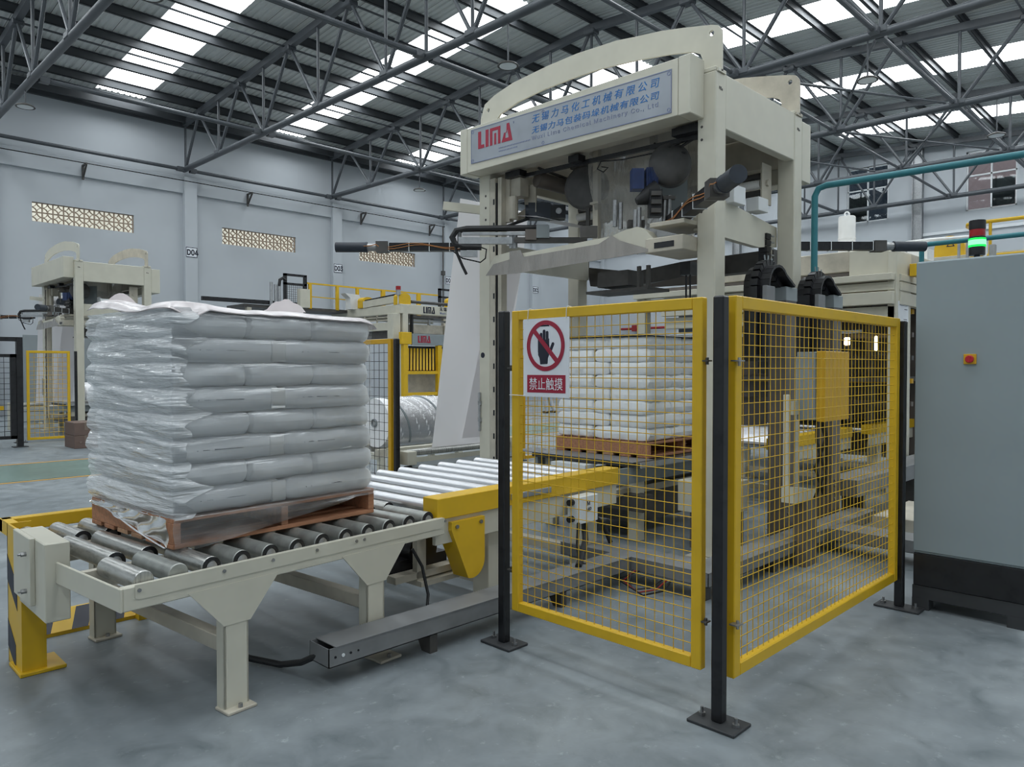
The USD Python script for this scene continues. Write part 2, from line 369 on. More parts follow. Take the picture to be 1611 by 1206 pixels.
# left wall with pillars, ledge and vents of pierced blocks
vents = [(0.15, 3.2), (6.16, 9.21), (12.34, 15.39), (18.44, 21.49), (24.6, 27.65)]
pill = [4.75 + 6.12 * k for k in range(6)]
wl = MB(); zt = zroof(V1) + .1
wl.box(U0, U1, V1, V1 + .24, 0, 6.18).box(U0, U1, V1, V1 + .24, 6.80, zt)
ed = [U0] + [x for p in vents for x in p] + [U1]
for i in range(0, len(ed), 2): wl.box(ed[i], ed[i + 1], V1, V1 + .24, 6.18, 6.80)
wall_l = struct('wall_left', wl, M['wall'])
for u in pill: struct('pillar', B(u, u + .45, V1 - .22, V1, 0, 8.42, b=.01), M['wall'], under=wall_l)
for i in range(len(pill) - 1): struct('ledge', B(pill[i] + .45, pill[i + 1], V1 - .10, V1, 7.82, 8.40, b=.01), M['wall'], under=wall_l)
struct('ledge', B(U0, pill[0], V1 - .10, V1, 7.82, 8.40), M['wall'], under=wall_l)
def pierced():
    """One square concrete block: a rim and four curved petals around an open centre."""
    s = .305; rim = sbox(-s / 2, -s / 2, s / 2, s / 2).difference(sbox(-s / 2 + .014, -s / 2 + .014, s / 2 - .014, s / 2 - .014))
    ring = unary_union([Point(x, y).buffer(.160, 16).difference(Point(x, y).buffer(.140, 16)) for x in (-s / 2, s / 2) for y in (-s / 2, s / 2)])
    return rim.union(ring.intersection(sbox(-s / 2, -s / 2, s / 2, s / 2)).simplify(.002))
pb = MB().prism(pierced(), 'y', V1 + .06, V1 + .14).get()
for n, (a, b) in enumerate(vents):
    if n == 0: continue
    w = f'/World/window_{n}'; x = UsdGeom.Xform.Define(stage, w); tag(x.GetPrim(), None, None, None, 'structure')
    for i in range(10):
        for j in range(2):
            v, f = pb; struct('pierced_block', MB().add(v + np.array([a + .1525 + .305 * i, 0, 6.18 + .155 + .31 * j]), f), M['block'], under=w)
nb = struct('wall_neighbour', B(U0 + 2, U1, 33, 33.3, 0, 9.5), M['outside'])

# end wall with first-floor windows and a steel post
we = MB(); wins = [(11.55, 13.35, 8.15, 10.65), (6.7, 8.5, 8.05, 10.5), (1.6, 3.4, 8.0, 10.4)]
we.box(U1, U1 + .24, V0, V1 + .24, 0, 8.0).box(U1, U1 + .24, V0, V1 + .24, 10.65, 12.2)
ed = [V0, 1.6, 3.4, 6.7, 8.5, 11.55, 13.35, V1 + .24]
for i in range(0, 8, 2): we.box(U1, U1 + .24, ed[i], ed[i + 1], 8.0, 10.65)
for a, b, c, d in wins: we.box(U1, U1 + .24, a, b, 8.0, c).box(U1, U1 + .24, a, b, d, 10.65)
wall_e = struct('wall_far', we, M['wall'])
struct('ledge', B(U1 - .06, U1, 3.6, 10.1, 7.2, 7.32), M['wall_plain'], under=wall_e)
for v in (10.1, 18.6, 2.2): struct('steel_post', MB().box(U1 - .30, U1, v, v + .03, 0, 11.2).box(U1 - .30, U1, v + .37, v + .40, 0, 11.2).box(U1 - .17, U1 - .13, v, v + .4, 0, 11.2), M['galv'], under=wall_e)
for n, (a, b, c, d) in enumerate(wins):
    w = f'/World/window_{n + 6}'; x = UsdGeom.Xform.Define(stage, w); tag(x.GetPrim(), None, None, None, 'structure')
    m = (a + b) / 2; t = c + (d - c) * .58; U = U1 + .06
    fr = MB()
    for q in (a, m - .03, b - .06): fr.box(U, U + .08, q, q + .06, c, d)
    for q in (c, t, d - .06): fr.box(U, U + .08, a, b, q, q + .06)
    struct('window_frame', fr, M['frame_white'], under=w)
    for (y0, y1) in ((a + .06, m - .03), (m + .03, b - .06)):
        for (z0, z1) in ((c + .06, t), (t + .06, d - .06)): struct('pane', B(U + .03, U + .04, y0, y1, z0, z1), M['pane'], under=w)
    struct('room_wall', MB().box(U1 + 2.4, U1 + 2.5, a - 1, b + 1, c - 1, d + 1), M['dark_glass'] if n == 0 else M['pink_room'], under=w)
    struct('blind', B(U + .10, U + .12, a + .1 if n else m, m if n else b - .06, c + .1, t - .2), M['dark_steel'], under=w)
# low openings in the far corner
w = '/World/window_9'; x = UsdGeom.Xform.Define(stage, w); tag(x.GetPrim(), None, None, None, 'structure')
struct('window_frame', MB().box(U1 - .05, U1, 20.1, 22.4, 3.3, 5.1), M['frame_white'], under=w)
for a in (20.25, 21.32): struct('pane', B(U1 - .08, U1 - .05, a, a + .95, 3.45, 4.95), M['dark_glass'], under=w)
struct('wall_right', B(U0, U1, V0 - .24, V0, 0, zroof(V0) + .1), M['wall_plain'])
struct('wall_back', MB().box(U0 - .24, U0, V0, V1, 0, 12.2), M['wall_plain'])

# roof: corrugated sheets on purlins, two daylight sheets per bay
ceil = UsdGeom.Xform.Define(stage, '/World/ceiling'); tag(ceil.GetPrim(), None, None, None, 'structure')
SW = 6.05 / 8
def sheet(u, va, vb):
    xs = []
    for k in range(4):
        p = SW / 4; o = u + k * p; xs += [(o, 0), (o + p * .45, 0), (o + p * .6, .035), (o + p * .85, .035)]
    xs.append((u + SW, 0)); xs = [(x + .006 * ((x - u) / SW - .5) * -2, z) for x, z in xs]
    P = np.array([[(x, v, zroof(v) + z) for v in (va, vb)] for x, z in xs]); return MB().grid(P)
for b in range(-2, 6):
    for k in range(8):
        u = TR[0] + 6.05 * b + k * SW
        if u < U0 - .5 or u + SW > U1 + 1.2: continue
        day = k in (4, 5)
        for (va, vb) in ((VR, V1 + .3), (V0 - .3, VR)):
            if day:
                lo, hi = (VR + .75, V1 - .55) if va == VR else (V0 + .5, VR - .75)
                struct('daylight_sheet', sheet(u, lo, hi), M['skylight'], under='/World/ceiling', label='bright translucent roof sheet')
                if va == VR:
                    struct('roof_sheet', sheet(u, VR, lo), M['roof'], under='/World/ceiling'); struct('roof_sheet', sheet(u, hi, vb), M['roof'], under='/World/ceiling')
                else:
                    struct('roof_sheet', sheet(u, hi, VR), M['roof'], under='/World/ceiling'); struct('roof_sheet', sheet(u, va, lo), M['roof'], under='/World/ceiling')
            else: struct('roof_sheet', sheet(u, va, vb), M['roof'], under='/World/ceiling')
struct('roof_cover', MB().prism([(V0 - .4, zroof(V0) - .0 + .12), (VR, ZR + .14), (V1 + .4, zroof(V1) + .12), (V1 + .4, zroof(V1) + .16), (VR, ZR + .18), (V0 - .4, zroof(V0) + .16)], 'x', U0 - .3, U1 + .5), M['dark_steel'], under='/World/ceiling')
PV = [VR + 1.575 * k for k in range(-12, 10)]
for v in PV:
    if not V0 + .3 < v < V1 - .05: continue
    z = zroof(v); m = MB().box(U0, U1, v - .035, v - .02, z - .27, z).box(U0, U1, v - .10, v - .02, z - .27, z - .255).box(U0, U1, v - .10, v - .02, z - .015, z).box(U0, U1, v - .10, v - .09, z - .27, z - .23)
    struct('purlin', m, M['purlin'], under='/World/ceiling')
for v, z in ((V1 - .12, 10.30), (V1 - .45, 10.38)): struct('eave_beam', MB().box(U0, U1, v - .06, v + .06, z - .12, z + .12), M['purlin'], under='/World/ceiling')

# trusses: flat top chord, round bottom chord, V-shaped web
def truss(label):
    t = T('roof_truss', label, 'roof truss', (0, 0, 0), local=True)
    zt = lambda v: zroof(v) - .27 - .10
    zb = 8.66
    for (a, b) in ((VR, V1 - .1), (V0 + .1, VR)):
        t.part('top_chord', MB().bar((0, a, zt(a)), (0, b, zt(b)), .16, .20), M['truss'])
    t.part('bottom_chord', MB().tube([(0, V0 + .1, zb), (0, V1 - .1, zb)], .095, 14), M['truss'], smooth=35)
    top = [VR + 3.15 * k for k in range(-6, 5)]; bot = [VR + 3.15 * (k + .5) for k in range(-7, 5)]
    for b in bot:
        if not V0 < b < V1 + .3: continue
        b2 = min(b, V1 - .25)
        t.part('vertical', MB().cyl((0, b2, zb), (0, b2, zt(b2)), .042, 8), M['truss'], smooth=35)
        for tv in (b - 1.575, b + 1.575):
            if V0 < tv < V1: t.part('diagonal', MB().cyl((0, b2, zb), (0, tv, zt(tv)), .052 if tv < b else .046, 8), M['truss'], smooth=35)
    t.part('vertical', MB().cyl((0, VR, zb), (0, VR, zt(VR)), .042, 8), M['truss'], smooth=35)
    for b in bot:
        if V0 < b < V1: t.part('gusset', MB().box(-.11, .11, b - .16, b + .16, zb - .03, zb + .12, b=.02), M['truss'])
    for v in top:
        if V0 < v < V1: t.part('gusset', MB().box(-.14, .14, v - .18, v + .18, zt(v) - .19, zt(v) - .05, b=.02), M['truss'])
    return t
tl = ['steel roof truss nearest the camera, crossing the top left corner of the picture',
      'steel roof truss resting on the left wall above the pillar marked D04',
      'steel roof truss resting on the left wall above the pillar marked D03',
      'steel roof truss resting on the left wall above the pillar marked D02',
      'steel roof truss resting on the left wall above the pillar marked D01',
      'steel roof truss farthest away, standing close to the blue-white end wall']
t0 = truss(tl[0])
UsdGeom.Xformable(t0.prim).AddTranslateOp().Set(Gf.Vec3d(TR[0], 0, 0))
for k in range(1, 6): copy(t0, (TR[k], 0, 0), 0, tl[k])
# lengthwise ties between trusses
tie_rows = [(27.28, 8.62, .06, 'against the left wall'), (21.43, 8.66, .06, 'third node from the left wall'), (13.56, 8.66, .065, 'under the ridge'), (9.0, 8.66, .05, 'just right of the ridge'), (5.75, 8.66, .055, 'above the right side of the hall')]
nm = ['nearest', 'second', 'third', 'fourth', 'fifth']
for v, z, r, w in tie_rows:
    for k in range(5):
        m = MB().tube([(TR[k] + .14, v, z), (TR[k + 1] - .14, v, z)], r, 10)
        for e in (TR[k] + .12, TR[k + 1] - .34): m.box(e, e + .22, v - .09, v + .09, z - .07, z + .07)
        single('tie_tube', m, M['truss'], f'dark roof tie tube {w}, {nm[k]} in its row', 'tie tube', smooth=35)
rods = []
for q, v in enumerate([VR + 3.15 * k for k in range(-4, 5) if k != 0]):
    z = zroof(v) - .40
    struct('tie_rod', MB().tube([(U0 + 1, v + .1, z), (U1 - .5, v + .1, z)], .028, 6), M['truss'], under='/World/ceiling')
for k, (va, vb) in ((2, (5.75, 9.0)), (2, (9.0, 5.75)), (3, (5.75, 9.0)), (3, (9.0, 5.75)), (2, (12.1, 9.6)), (3, (12.1, 9.6))):
    struct('brace_rod', MB().tube([(TR[k] + .35, va + (.18 if vb > va else -.18), 8.66), (TR[k + 1] - .35, vb + (-.18 if vb > va else .18), 8.66)], .035, 6), M['truss'], under='/World/ceiling')

# high-bay lamps hanging from the bottom chords (switched off by day)
def lamp(label, u, v, z, rod=True):
    t = T('high_bay_lamp', label, 'lamp', (u, v, z))
    t.part('shade', MB().lathe([(.04, .09), (.08, .08), (.20, .03), (.225, 0), (.22, -.012), (.17, .01), (.04, .03)], (u, v, z), 24), M['dark_steel'], smooth=40)
    t.part('lens', MB().lathe([(.0, .002), (.18, .002), (.18, -.01), (0, -.014)], (u, v, z), 24), M['frame_white'])
    t.part('rod', MB().cyl((u, v, z + .1), (u, v, 8.6), .018, 6), M['truss'])
for l in (('round high-bay lamp hanging in the top left corner below a truss', 4.85, 22.25, 8.15), ('round high-bay lamp cut by the top edge beside the bright roof sheet', 4.85, 13.65, 7.95),
          ('round high-bay lamp hanging between the left wall and the gantry sign', 16.95, 21.5, 7.95), ('round high-bay lamp with a pale lens, hanging from the truss above the teal pipe', 16.95, 5.95, 7.72),
          ('round high-bay lamp hanging in front of the end wall window at the right edge', 23.0, 4.8, 7.62), ('round high-bay lamp catching warm light above the white arch', 10.9, 10.9, 7.7)): lamp(*l)

# wall fittings: cable on brackets, bay number signs
cab = MB().tube([(U0, V1 - .35, 8.24), (11, V1 - .35, 8.22), (23.0, V1 - .35, 8.2)], .016, 6)
single('wall_cable', cab, M['rubber'], 'thin black cable running level along the left wall on brackets', 'cable', smooth=35)
single('wall_cable', MB().tube([(22.9, V1 - .33, 8.2), (22.9, V1 - .33, 4.9), (22.9, V1 - .3, 3.3)], .03, 6).box(22.82, 22.98, V1 - .40, V1 - .26, 5.9, 6.1), M['dark_steel'], 'dark conduit dropping down the left wall beside the D02 pillar', 'conduit')
bl = ['above the vent nearest the left edge', 'between the D04 and D03 pillars', 'above the vent behind the black arm', 'beside the D02 pillar']
for u, l in zip((7.6, 13.3, 18.45, 22.25), bl):
    t = T('cable_bracket', f'small dark triangular cable bracket on the left wall, {l}', 'bracket', (u, V1 - .1, 7.8))
    t.part('upright', B(u - .03, u + .03, V1 - .16, V1 - .10, 7.72, 8.2), M['dark_steel']); t.part('arm', MB().bar((u, V1 - .12, 8.18), (u, V1 - .52, 8.18), .05, .05), M['dark_steel'])
    t.part('stay', MB().bar((u, V1 - .12, 7.78), (u, V1 - .50, 8.16), .05, .05), M['dark_steel'])
for u, n in zip((pill[1], pill[2], pill[3], pill[4]), ('D04', 'D03', 'D02', 'D01')):
    t = T('bay_sign', f'small square wall sign reading {n} on a left wall pillar', 'sign', (u + .22, V1 - .22, 5.7))
    V = V1 - .22; t.part('sign_board', B(u + .02, u + .43, V - .012, V, 5.52, 5.88), M['paper'])
    a = sbox(0, 0, .41, .36).difference(sbox(.02, .02, .39, .34)); t.part('border', on_v(a, V - .012, u + .02, 5.52), M['ink'])
    t.part('lettering', on_v(affinity.scale(text_shape(n, .19).buffer(.011), .80, 1, origin=(0, 0)), V - .012, u + .05, 5.60, .004), M['ink'])

# ================================================================ SAFETY FENCES NEXT TO THE CAMERA
def fence_post(label, u, v, h=1.80, mats=('black', 'plinth'), w=.05, yaw=0, plate=(.11, .075), bolt=True):
    t = T('fence_post', label, 'fence post', (u, v, 0), yaw, local=True)
    t.part('tube', B(-w / 2, w / 2, -w / 2, w / 2, .012, h, b=.006), M[mats[0]])
    t.part('base_plate', B(-plate[0], plate[0], -plate[1], plate[1], 0, .014, b=.003), M[mats[1]])
    if bolt:
        for s in (-1, 1):
            t.part('anchor_bolt', MB().cyl((s * plate[0] * .72, 0, .012), (s * plate[0] * .72, 0, .026), .016, 6).cyl((s * plate[0] * .72, 0, .02), (s * plate[0] * .72, 0, .05), .007, 8), M['steel'])
    return t
fence_post('tall black fence post nearest the camera, at the corner between the two yellow panels', 2.82, 1.565, yaw=90)
fence_post('black fence post at the left end of the panel with the no-touching sign', 2.826, 2.857, 1.805, yaw=90)
fence_post('black fence post beside the grey electrical cabinet', 4.99, 1.53, 1.79, yaw=90, plate=(.13, .07))

def mesh_panel(label, p0, p1, z0, z1, mat='yellow', wire='yellow', th=.04, fw_=.05, pitch=.05, r=.0021, name='mesh_fence', wr=None):
    """A welded-mesh panel between two ground points, in a square-tube frame."""
    p0, p1 = np.array(p0, float), np.array(p1, float); L = np.linalg.norm(p1 - p0); yaw = math.degrees(math.atan2(*(p1 - p0)[::-1]))
    t = T(name, label, 'fence panel', (*p0, 0), yaw, local=True); h = th / 2
    t.part('stile', B(0, fw_, -h, h, z0, z1, b=.004), M[mat]); t.part('stile', B(L - fw_, L, -h, h, z0, z1, b=.004), M[mat])
    t.part('rail', B(fw_, L - fw_, -h, h, z1 - fw_, z1, b=.004), M[mat]); t.part('rail', B(fw_, L - fw_, -h, h, z0, z0 + fw_, b=.004), M[mat])
    m = MB(); n = int(round((L - 2 * fw_) / pitch)); k = int(round((z1 - z0 - 2 * fw_) / pitch))
    rr = wr or r
    for i in range(1, n): x = fw_ + (L - 2 * fw_) * i / n; m.tube([(x, rr, z0 + fw_ - .015), (x, rr, z1 - fw_ + .015)], rr, 5, caps=False)
    for i in range(1, k): z = z0 + fw_ + (z1 - z0 - 2 * fw_) * i / k; m.tube([(fw_ - .015, -rr, z), (L - fw_ + .015, -rr, z)], rr, 5, caps=False)
    t.part('wire_mesh', m, M[wire], kind='stuff', smooth=True)
    return t, L
p1, L1 = mesh_panel('yellow mesh safety panel carrying the no-touching sign', (2.82, 2.775), (2.82, 1.64), .21, 1.80)
p2, L2 = mesh_panel('yellow mesh safety panel running back from the corner post to the grey cabinet', (2.885, 1.55), (4.955, 1.55), .18, 1.805, fw_=.055, pitch=.051)
for t, x, z in ((p1, L1 - .01, 1.53), (p1, L1 - .01, .42), (p1, .0, 1.5), (p1, 0, .42)):
    s = 1 if x > .5 else -1
    t.part('bracket', MB().box(x, x + s * .035, -.018, .018, z - .003, z + .003).cyl((x + s * .022, 0, z - .016), (x + s * .022, 0, z + .014), .007, 8), M['dark_steel'])
for z in (1.53, .42): p2.part('bracket', MB().box(-.03, .02, -.05, -.012, z - .003, z + .003).cyl((.002, -.034, z - .022), (.002, -.034, z + .014), .007, 8), M['steel'])

# the sign on the panel: NO TOUCHING
sg = T('safety_sign', 'white sign with a red barred circle over a hand, tied to yellow mesh', 'sign', (2.795, 2.52, 1.35))
US = 2.795
sg.part('sign_board', B(US, US + .004, 2.372, 2.682, 1.352, 1.752), M['paper'])
cx, cz = 2.527, 1.612
def sp(shape, mat, name, d=.0015, up_=0): sg.part(name, on_u(shape, US - up_, cx, cz, d), M[mat])
ring = Point(0, 0).buffer(.128, 48).difference(Point(0, 0).buffer(.106, 48))
bar = affinity.rotate(sbox(-.117, -.012, .117, .012), -45, origin=(0, 0))
hand = [LineString([(-.030, .005), (-.030, .058)]).buffer(.0085), LineString([(-.0095, .005), (-.0095, .073)]).buffer(.0088), LineString([(.011, .005), (.011, .066)]).buffer(.0085), LineString([(.028, -.035), (.050, .008)]).buffer(.0085),
        Polygon([(-.046, .03), (-.038, .03), (-.038, -.02), (.024, .0), (.024, .03), (.02, .036), (.02, -.045), (.012, -.062), (.010, -.088), (-.032, -.09), (-.036, -.062), (-.046, -.045)]).buffer(.004), Polygon([(-.047, .032), (.02, .032), (.03, -.03), (.016, -.062), (-.036, -.062), (-.047, -.04)]), LineString([(-.05, -.03), (-.05, .028)]).buffer(.0)]
hand = unary_union([g for g in hand if not g.is_empty] + [LineString([(-.050 + .006, -.03), (-.048 + .004, .034)]).buffer(.0075), sbox(-.034, .098, .024, .105)])
sp(hand, 'ink', 'hand_symbol'); sp(unary_union([ring, bar]), 'red_print', 'barred_circle', .0015, .0016)
sp(sbox(-.127, -.238, .133, -.148), 'red_print', 'caption_band')
g = text_shape('禁止触摸', .052, 'CJK'); g = affinity.scale(g, .225 / (g.bounds[2] - g.bounds[0]), .062 / (g.bounds[3] - g.bounds[1]), origin=(0, 0))
b0 = g.bounds; sp(affinity.translate(g, -.110 - b0[0], -.193 - .031 - b0[1]), 'paper', 'caption', .0015, .0016)
for y in (2.65, 2.39): sg.part('cable_tie', MB().tube([(US - .002, y, 1.745), (US - .002, y - .004, 1.80), (US + .01, y - .004, 1.805), (US + .055, y - .004, 1.80), (US + .055, y, 1.745)], .0022, 5), M['frame_white'])
sg.part('cable_tie', MB().tube([(US - .002, 2.67, 1.356), (US - .004, 2.78, 1.358)], .0022, 5), M['frame_white'])

# ================================================================ GREY CABINET WITH BEACON
cb = T('electrical_cabinet', 'tall grey electrical cabinet on a black plinth at the right edge', 'cabinet', (5.05, 1.48, 0))
cb.part('body', B(5.05, 5.45, .88, 1.47, .35, 2.155, b=.006), M['cabinet']); cb.part('door', B(5.040, 5.05, .885, 1.468, .365, 2.148, b=.004), M['cabinet'])
cb.part('lower_skirt', B(5.045, 5.45, .882, 1.468, .15, .35, b=.004), M['black'])
cb.part('plinth', MB().box(5.05, 5.45, .88, 1.475, .065, .15, b=.004).box(5.05, 5.15, 1.38, 1.475, 0, .07).box(5.05, 5.15, .88, .97, 0, .07).box(5.35, 5.45, 1.38, 1.475, 0, .07).box(5.35, 5.45, .88, .97, 0, .07), M['plinth'])
sw = cb.part('switch_plate', B(5.028, 5.041, 1.137, 1.203, 1.522, 1.582, b=.002), M['amber'])
cb.part('knob', MB().lathe([(.022, 0), (.022, .014), (.018, .018), (0, .018)], (5.028, 1.17, 1.552), 20, (-1, 0, 0)).box(5.006, 5.014, 1.165, 1.175, 1.535, 1.569), M['red'], under=sw, smooth=40)
bc = T('beacon', 'signal beacon glowing green under a red lens, on top of the grey cabinet', 'signal lamp', (5.25, 1.19, 2.155))
U_, V_ = 5.25, 1.19
def ringz(z0, z1, r): return MB().lathe([(0, z0), (r * .96, z0), (r, z0 + .003), (r, z1 - .003), (r * .96, z1), (0, z1)], (U_, V_, 0), 28)
bc.part('stem', MB().cyl((U_, V_, 2.155), (U_, V_, 2.19), .016, 12), M['black'])
bc.part('base', ringz(2.188, 2.238, .044), M['black'], smooth=35)
bc.part('green_lens', ringz(2.238, 2.292, .047), M['green_glow'], smooth=35, label='glowing green lens'); bc.part('lamp_core', MB().lathe([(.0, 2.25), (.0475, 2.25), (.0478, 2.28), (0, 2.28)], (U_, V_, 0), 28), M['green_core'])
bc.part('collar', ringz(2.292, 2.302, .045), M['black'], smooth=35); bc.part('red_lens', ringz(2.302, 2.345, .043), M['lamp_red'], smooth=35, label='unlit red lens')
bc.part('cap', ringz(2.345, 2.400, .045), M['black'], smooth=35)

# ================================================================ OUTFEED ROLLER CONVEYOR WITH THE WRAPPED LOAD
C1 = T('roller_conveyor', 'cream roller conveyor on gusseted legs carrying the wrapped pallet', 'conveyor', (.98, 3.10, 0), 5.4, local=True)
LN, WD = 1.78, 1.42
def rail(t0, t1, out):
    m = MB().box(0, LN, t0, t1, .545, .640, b=.004); return m
C1.part('side_rail', rail(0, .04, 1), M['cream']); C1.part('side_rail', B(.14, LN, WD - .04, WD, .545, .640, b=.004), M['cream'])
pl = Polygon([(.045, .592), (.065, .585), (LN - .03, .585), (LN - .005, .60), (LN - .005, .640), (.045, .645)])
C1.part('cover_strip', MB().prism(pl, 'y', -.004, .001), M['cream'])
for s in (.06, .42, .66, .90, 1.14, 1.19, 1.78): C1.part('bolt', MB().cyl((s, -.009, .622), (s, 0, .622), .008, 8), M['steel'])
C1.part('end_plate', B(-.012, 0, 0, 1.02, .545, .640, b=.003), M['cream']); C1.part('end_plate', B(LN - .01, LN, .04, WD - .04, .55, .60), M['cream'])
def leg(s, t, front):
    o = -.003 if front else .003
    g = Polygon([(s - .19, .56), (s - .035, .385), (s - .035, .38), (s + .095, .38), (s + .24, .56)]) if front else Polygon([(s, .56), (s, .3), (s + .11, .3), (s + .11, .56)])
    t0, t1 = (t, t + .008) if front else (t - .008, t)
    gp = C1.part('gusset', MB().prism(g, 'y', t0 + o, t1 + o), M['cream']) if front else None
    tt = (t, t + .065) if front else (t - .065, t)
    C1.part('leg', MB().box(s - .03, s + .085, tt[0], tt[0] + .008, .01, .56).box(s - .03, s - .022, tt[0], tt[1], .01, .56).box(s + .077, s + .085, tt[0], tt[1], .01, .56), M['cream'])
    f = (tt[0] - (.045 if not front or s < 1 else .12), tt[1])
    C1.part('foot', MB().box(s - .04, s + .10, f[0], f[1], 0, .014, b=.003), M['cream_old'])
    C1.part('foot_bolt', MB().cyl((s + .03, f[0] + .02, .012), (s + .03, f[0] + .02, .03), .011, 6), M['steel'])
for s in (.45, 1.24): leg(s, 0, True); leg(s, WD, False)
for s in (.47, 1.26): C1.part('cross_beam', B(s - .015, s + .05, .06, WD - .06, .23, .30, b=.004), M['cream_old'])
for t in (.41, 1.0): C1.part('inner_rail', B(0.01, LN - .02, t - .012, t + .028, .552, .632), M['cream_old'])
def roller(x, t0, t1, r, mat, name='roller', cap=True, z=.639):
    p = C1.part(name, MB().lathe([(0, t0), (r - .004, t0), (r, t0 + .004), (r, t1 - .004), (r - .004, t1), (0, t1)], (x, 0, z), 22, (0, 1, 0)), mat, smooth=35)
    if cap:
        C1.part('end_ring', MB().lathe([(r - .004, -.002), (r * .98, -.004), (r * .62, -.006), (r * .6, -.001)], (x, t0, z), 20, (0, 1, 0)), M['black'], under=p, smooth=35)
        C1.part('bearing', MB().lathe([(r * .55, -.002), (r * .55, -.008), (r * .2, -.012), (0, -.012)], (x, t0, z), 16, (0, 1, 0)), M['steel'], under=p, smooth=35)
for i in range(12):
    x = .10 + .1445 * i
    roller(x, .048, .39, .044, M['roller_worn' if i not in (0, 2) else 'roller'], cap=i > 1)
    if i < 12: roller(x + .06, .45, .98, .044, M['roller'])
    roller(x, 1.035, 1.37, .044, M['roller'])

# stopper box and yellow floor guard at the open end
sb = T('stop_box', 'cream sheet-metal box bolted to the yellow guard at the open conveyor end', 'box', (.86, 3.72, 0))
sb.part('body', B(.864, .965, 3.74, 4.2, .375, .725, b=.004), M['cream']); sb.part('cover', B(.842, .865, 3.90, 4.205, .42, .728, b=.003), M['cream'])
for z in (.48, .65): sb.part('bolt', MB().cyl((.82, 3.96, z), (.842, 3.96, z), .011, 6).cyl((.808, 3.96, z), (.82, 3.96, z), .005, 8), M['steel'])
yg = T('floor_guard', 'yellow steel floor guard with black hazard bands beside the open conveyor end', 'guard rail', (1.0, 4.4, 0))
yg.part('post', MB().box(.875, .885, 4.22, 4.50, 0, .705).box(.875, .98, 4.49, 4.50, 0, .705).box(.885, .98, 4.22, 4.232, 0, .38), M['yellow'])
yg.part('hazard_band', MB().prism([(4.50, .55), (4.50, .42), (4.30, .30), (4.30, .43)], 'x', .8735, .8745), M['ink']); yg.part('hazard_band', MB().prism([(4.50, .22), (4.50, .08), (4.34, .0), (4.34, .12)], 'x', .8735, .8745), M['ink'])
yg.part('brace', MB().prism([(.885, .40), (.885, .02), (1.0, .02)], 'y', 4.30, 4.40), M['yellow'])
yg.part('foot_plate', B(.86, 1.06, 4.19, 4.42, 0, .018, b=.003), M['yellow'])
yg.part('top_rail', MB().box(.885, 1.62, 4.66, 4.72, .63, .70, b=.004).box(1.56, 1.62, 4.66, 4.72, 0, .63).box(.885, .93, 4.5, 4.72, .63, .70), M['yellow'])
yg.part('kerb', MB().prism([(4.72, .0), (4.72, .02), (4.86, .105), (4.88, .105), (4.88, 0)], 'x', .98, 1.62), M['yellow'])
for i in range(3):
    x = 1.03 + .19 * i; yg.part('hazard_band', MB().add([(x, 4.7185, .0203), (x + .085, 4.7185, .0203), (x + .145, 4.8590, .1056), (x + .06, 4.8590, .1056)], [(0, 1, 2, 3)]), M['ink'])

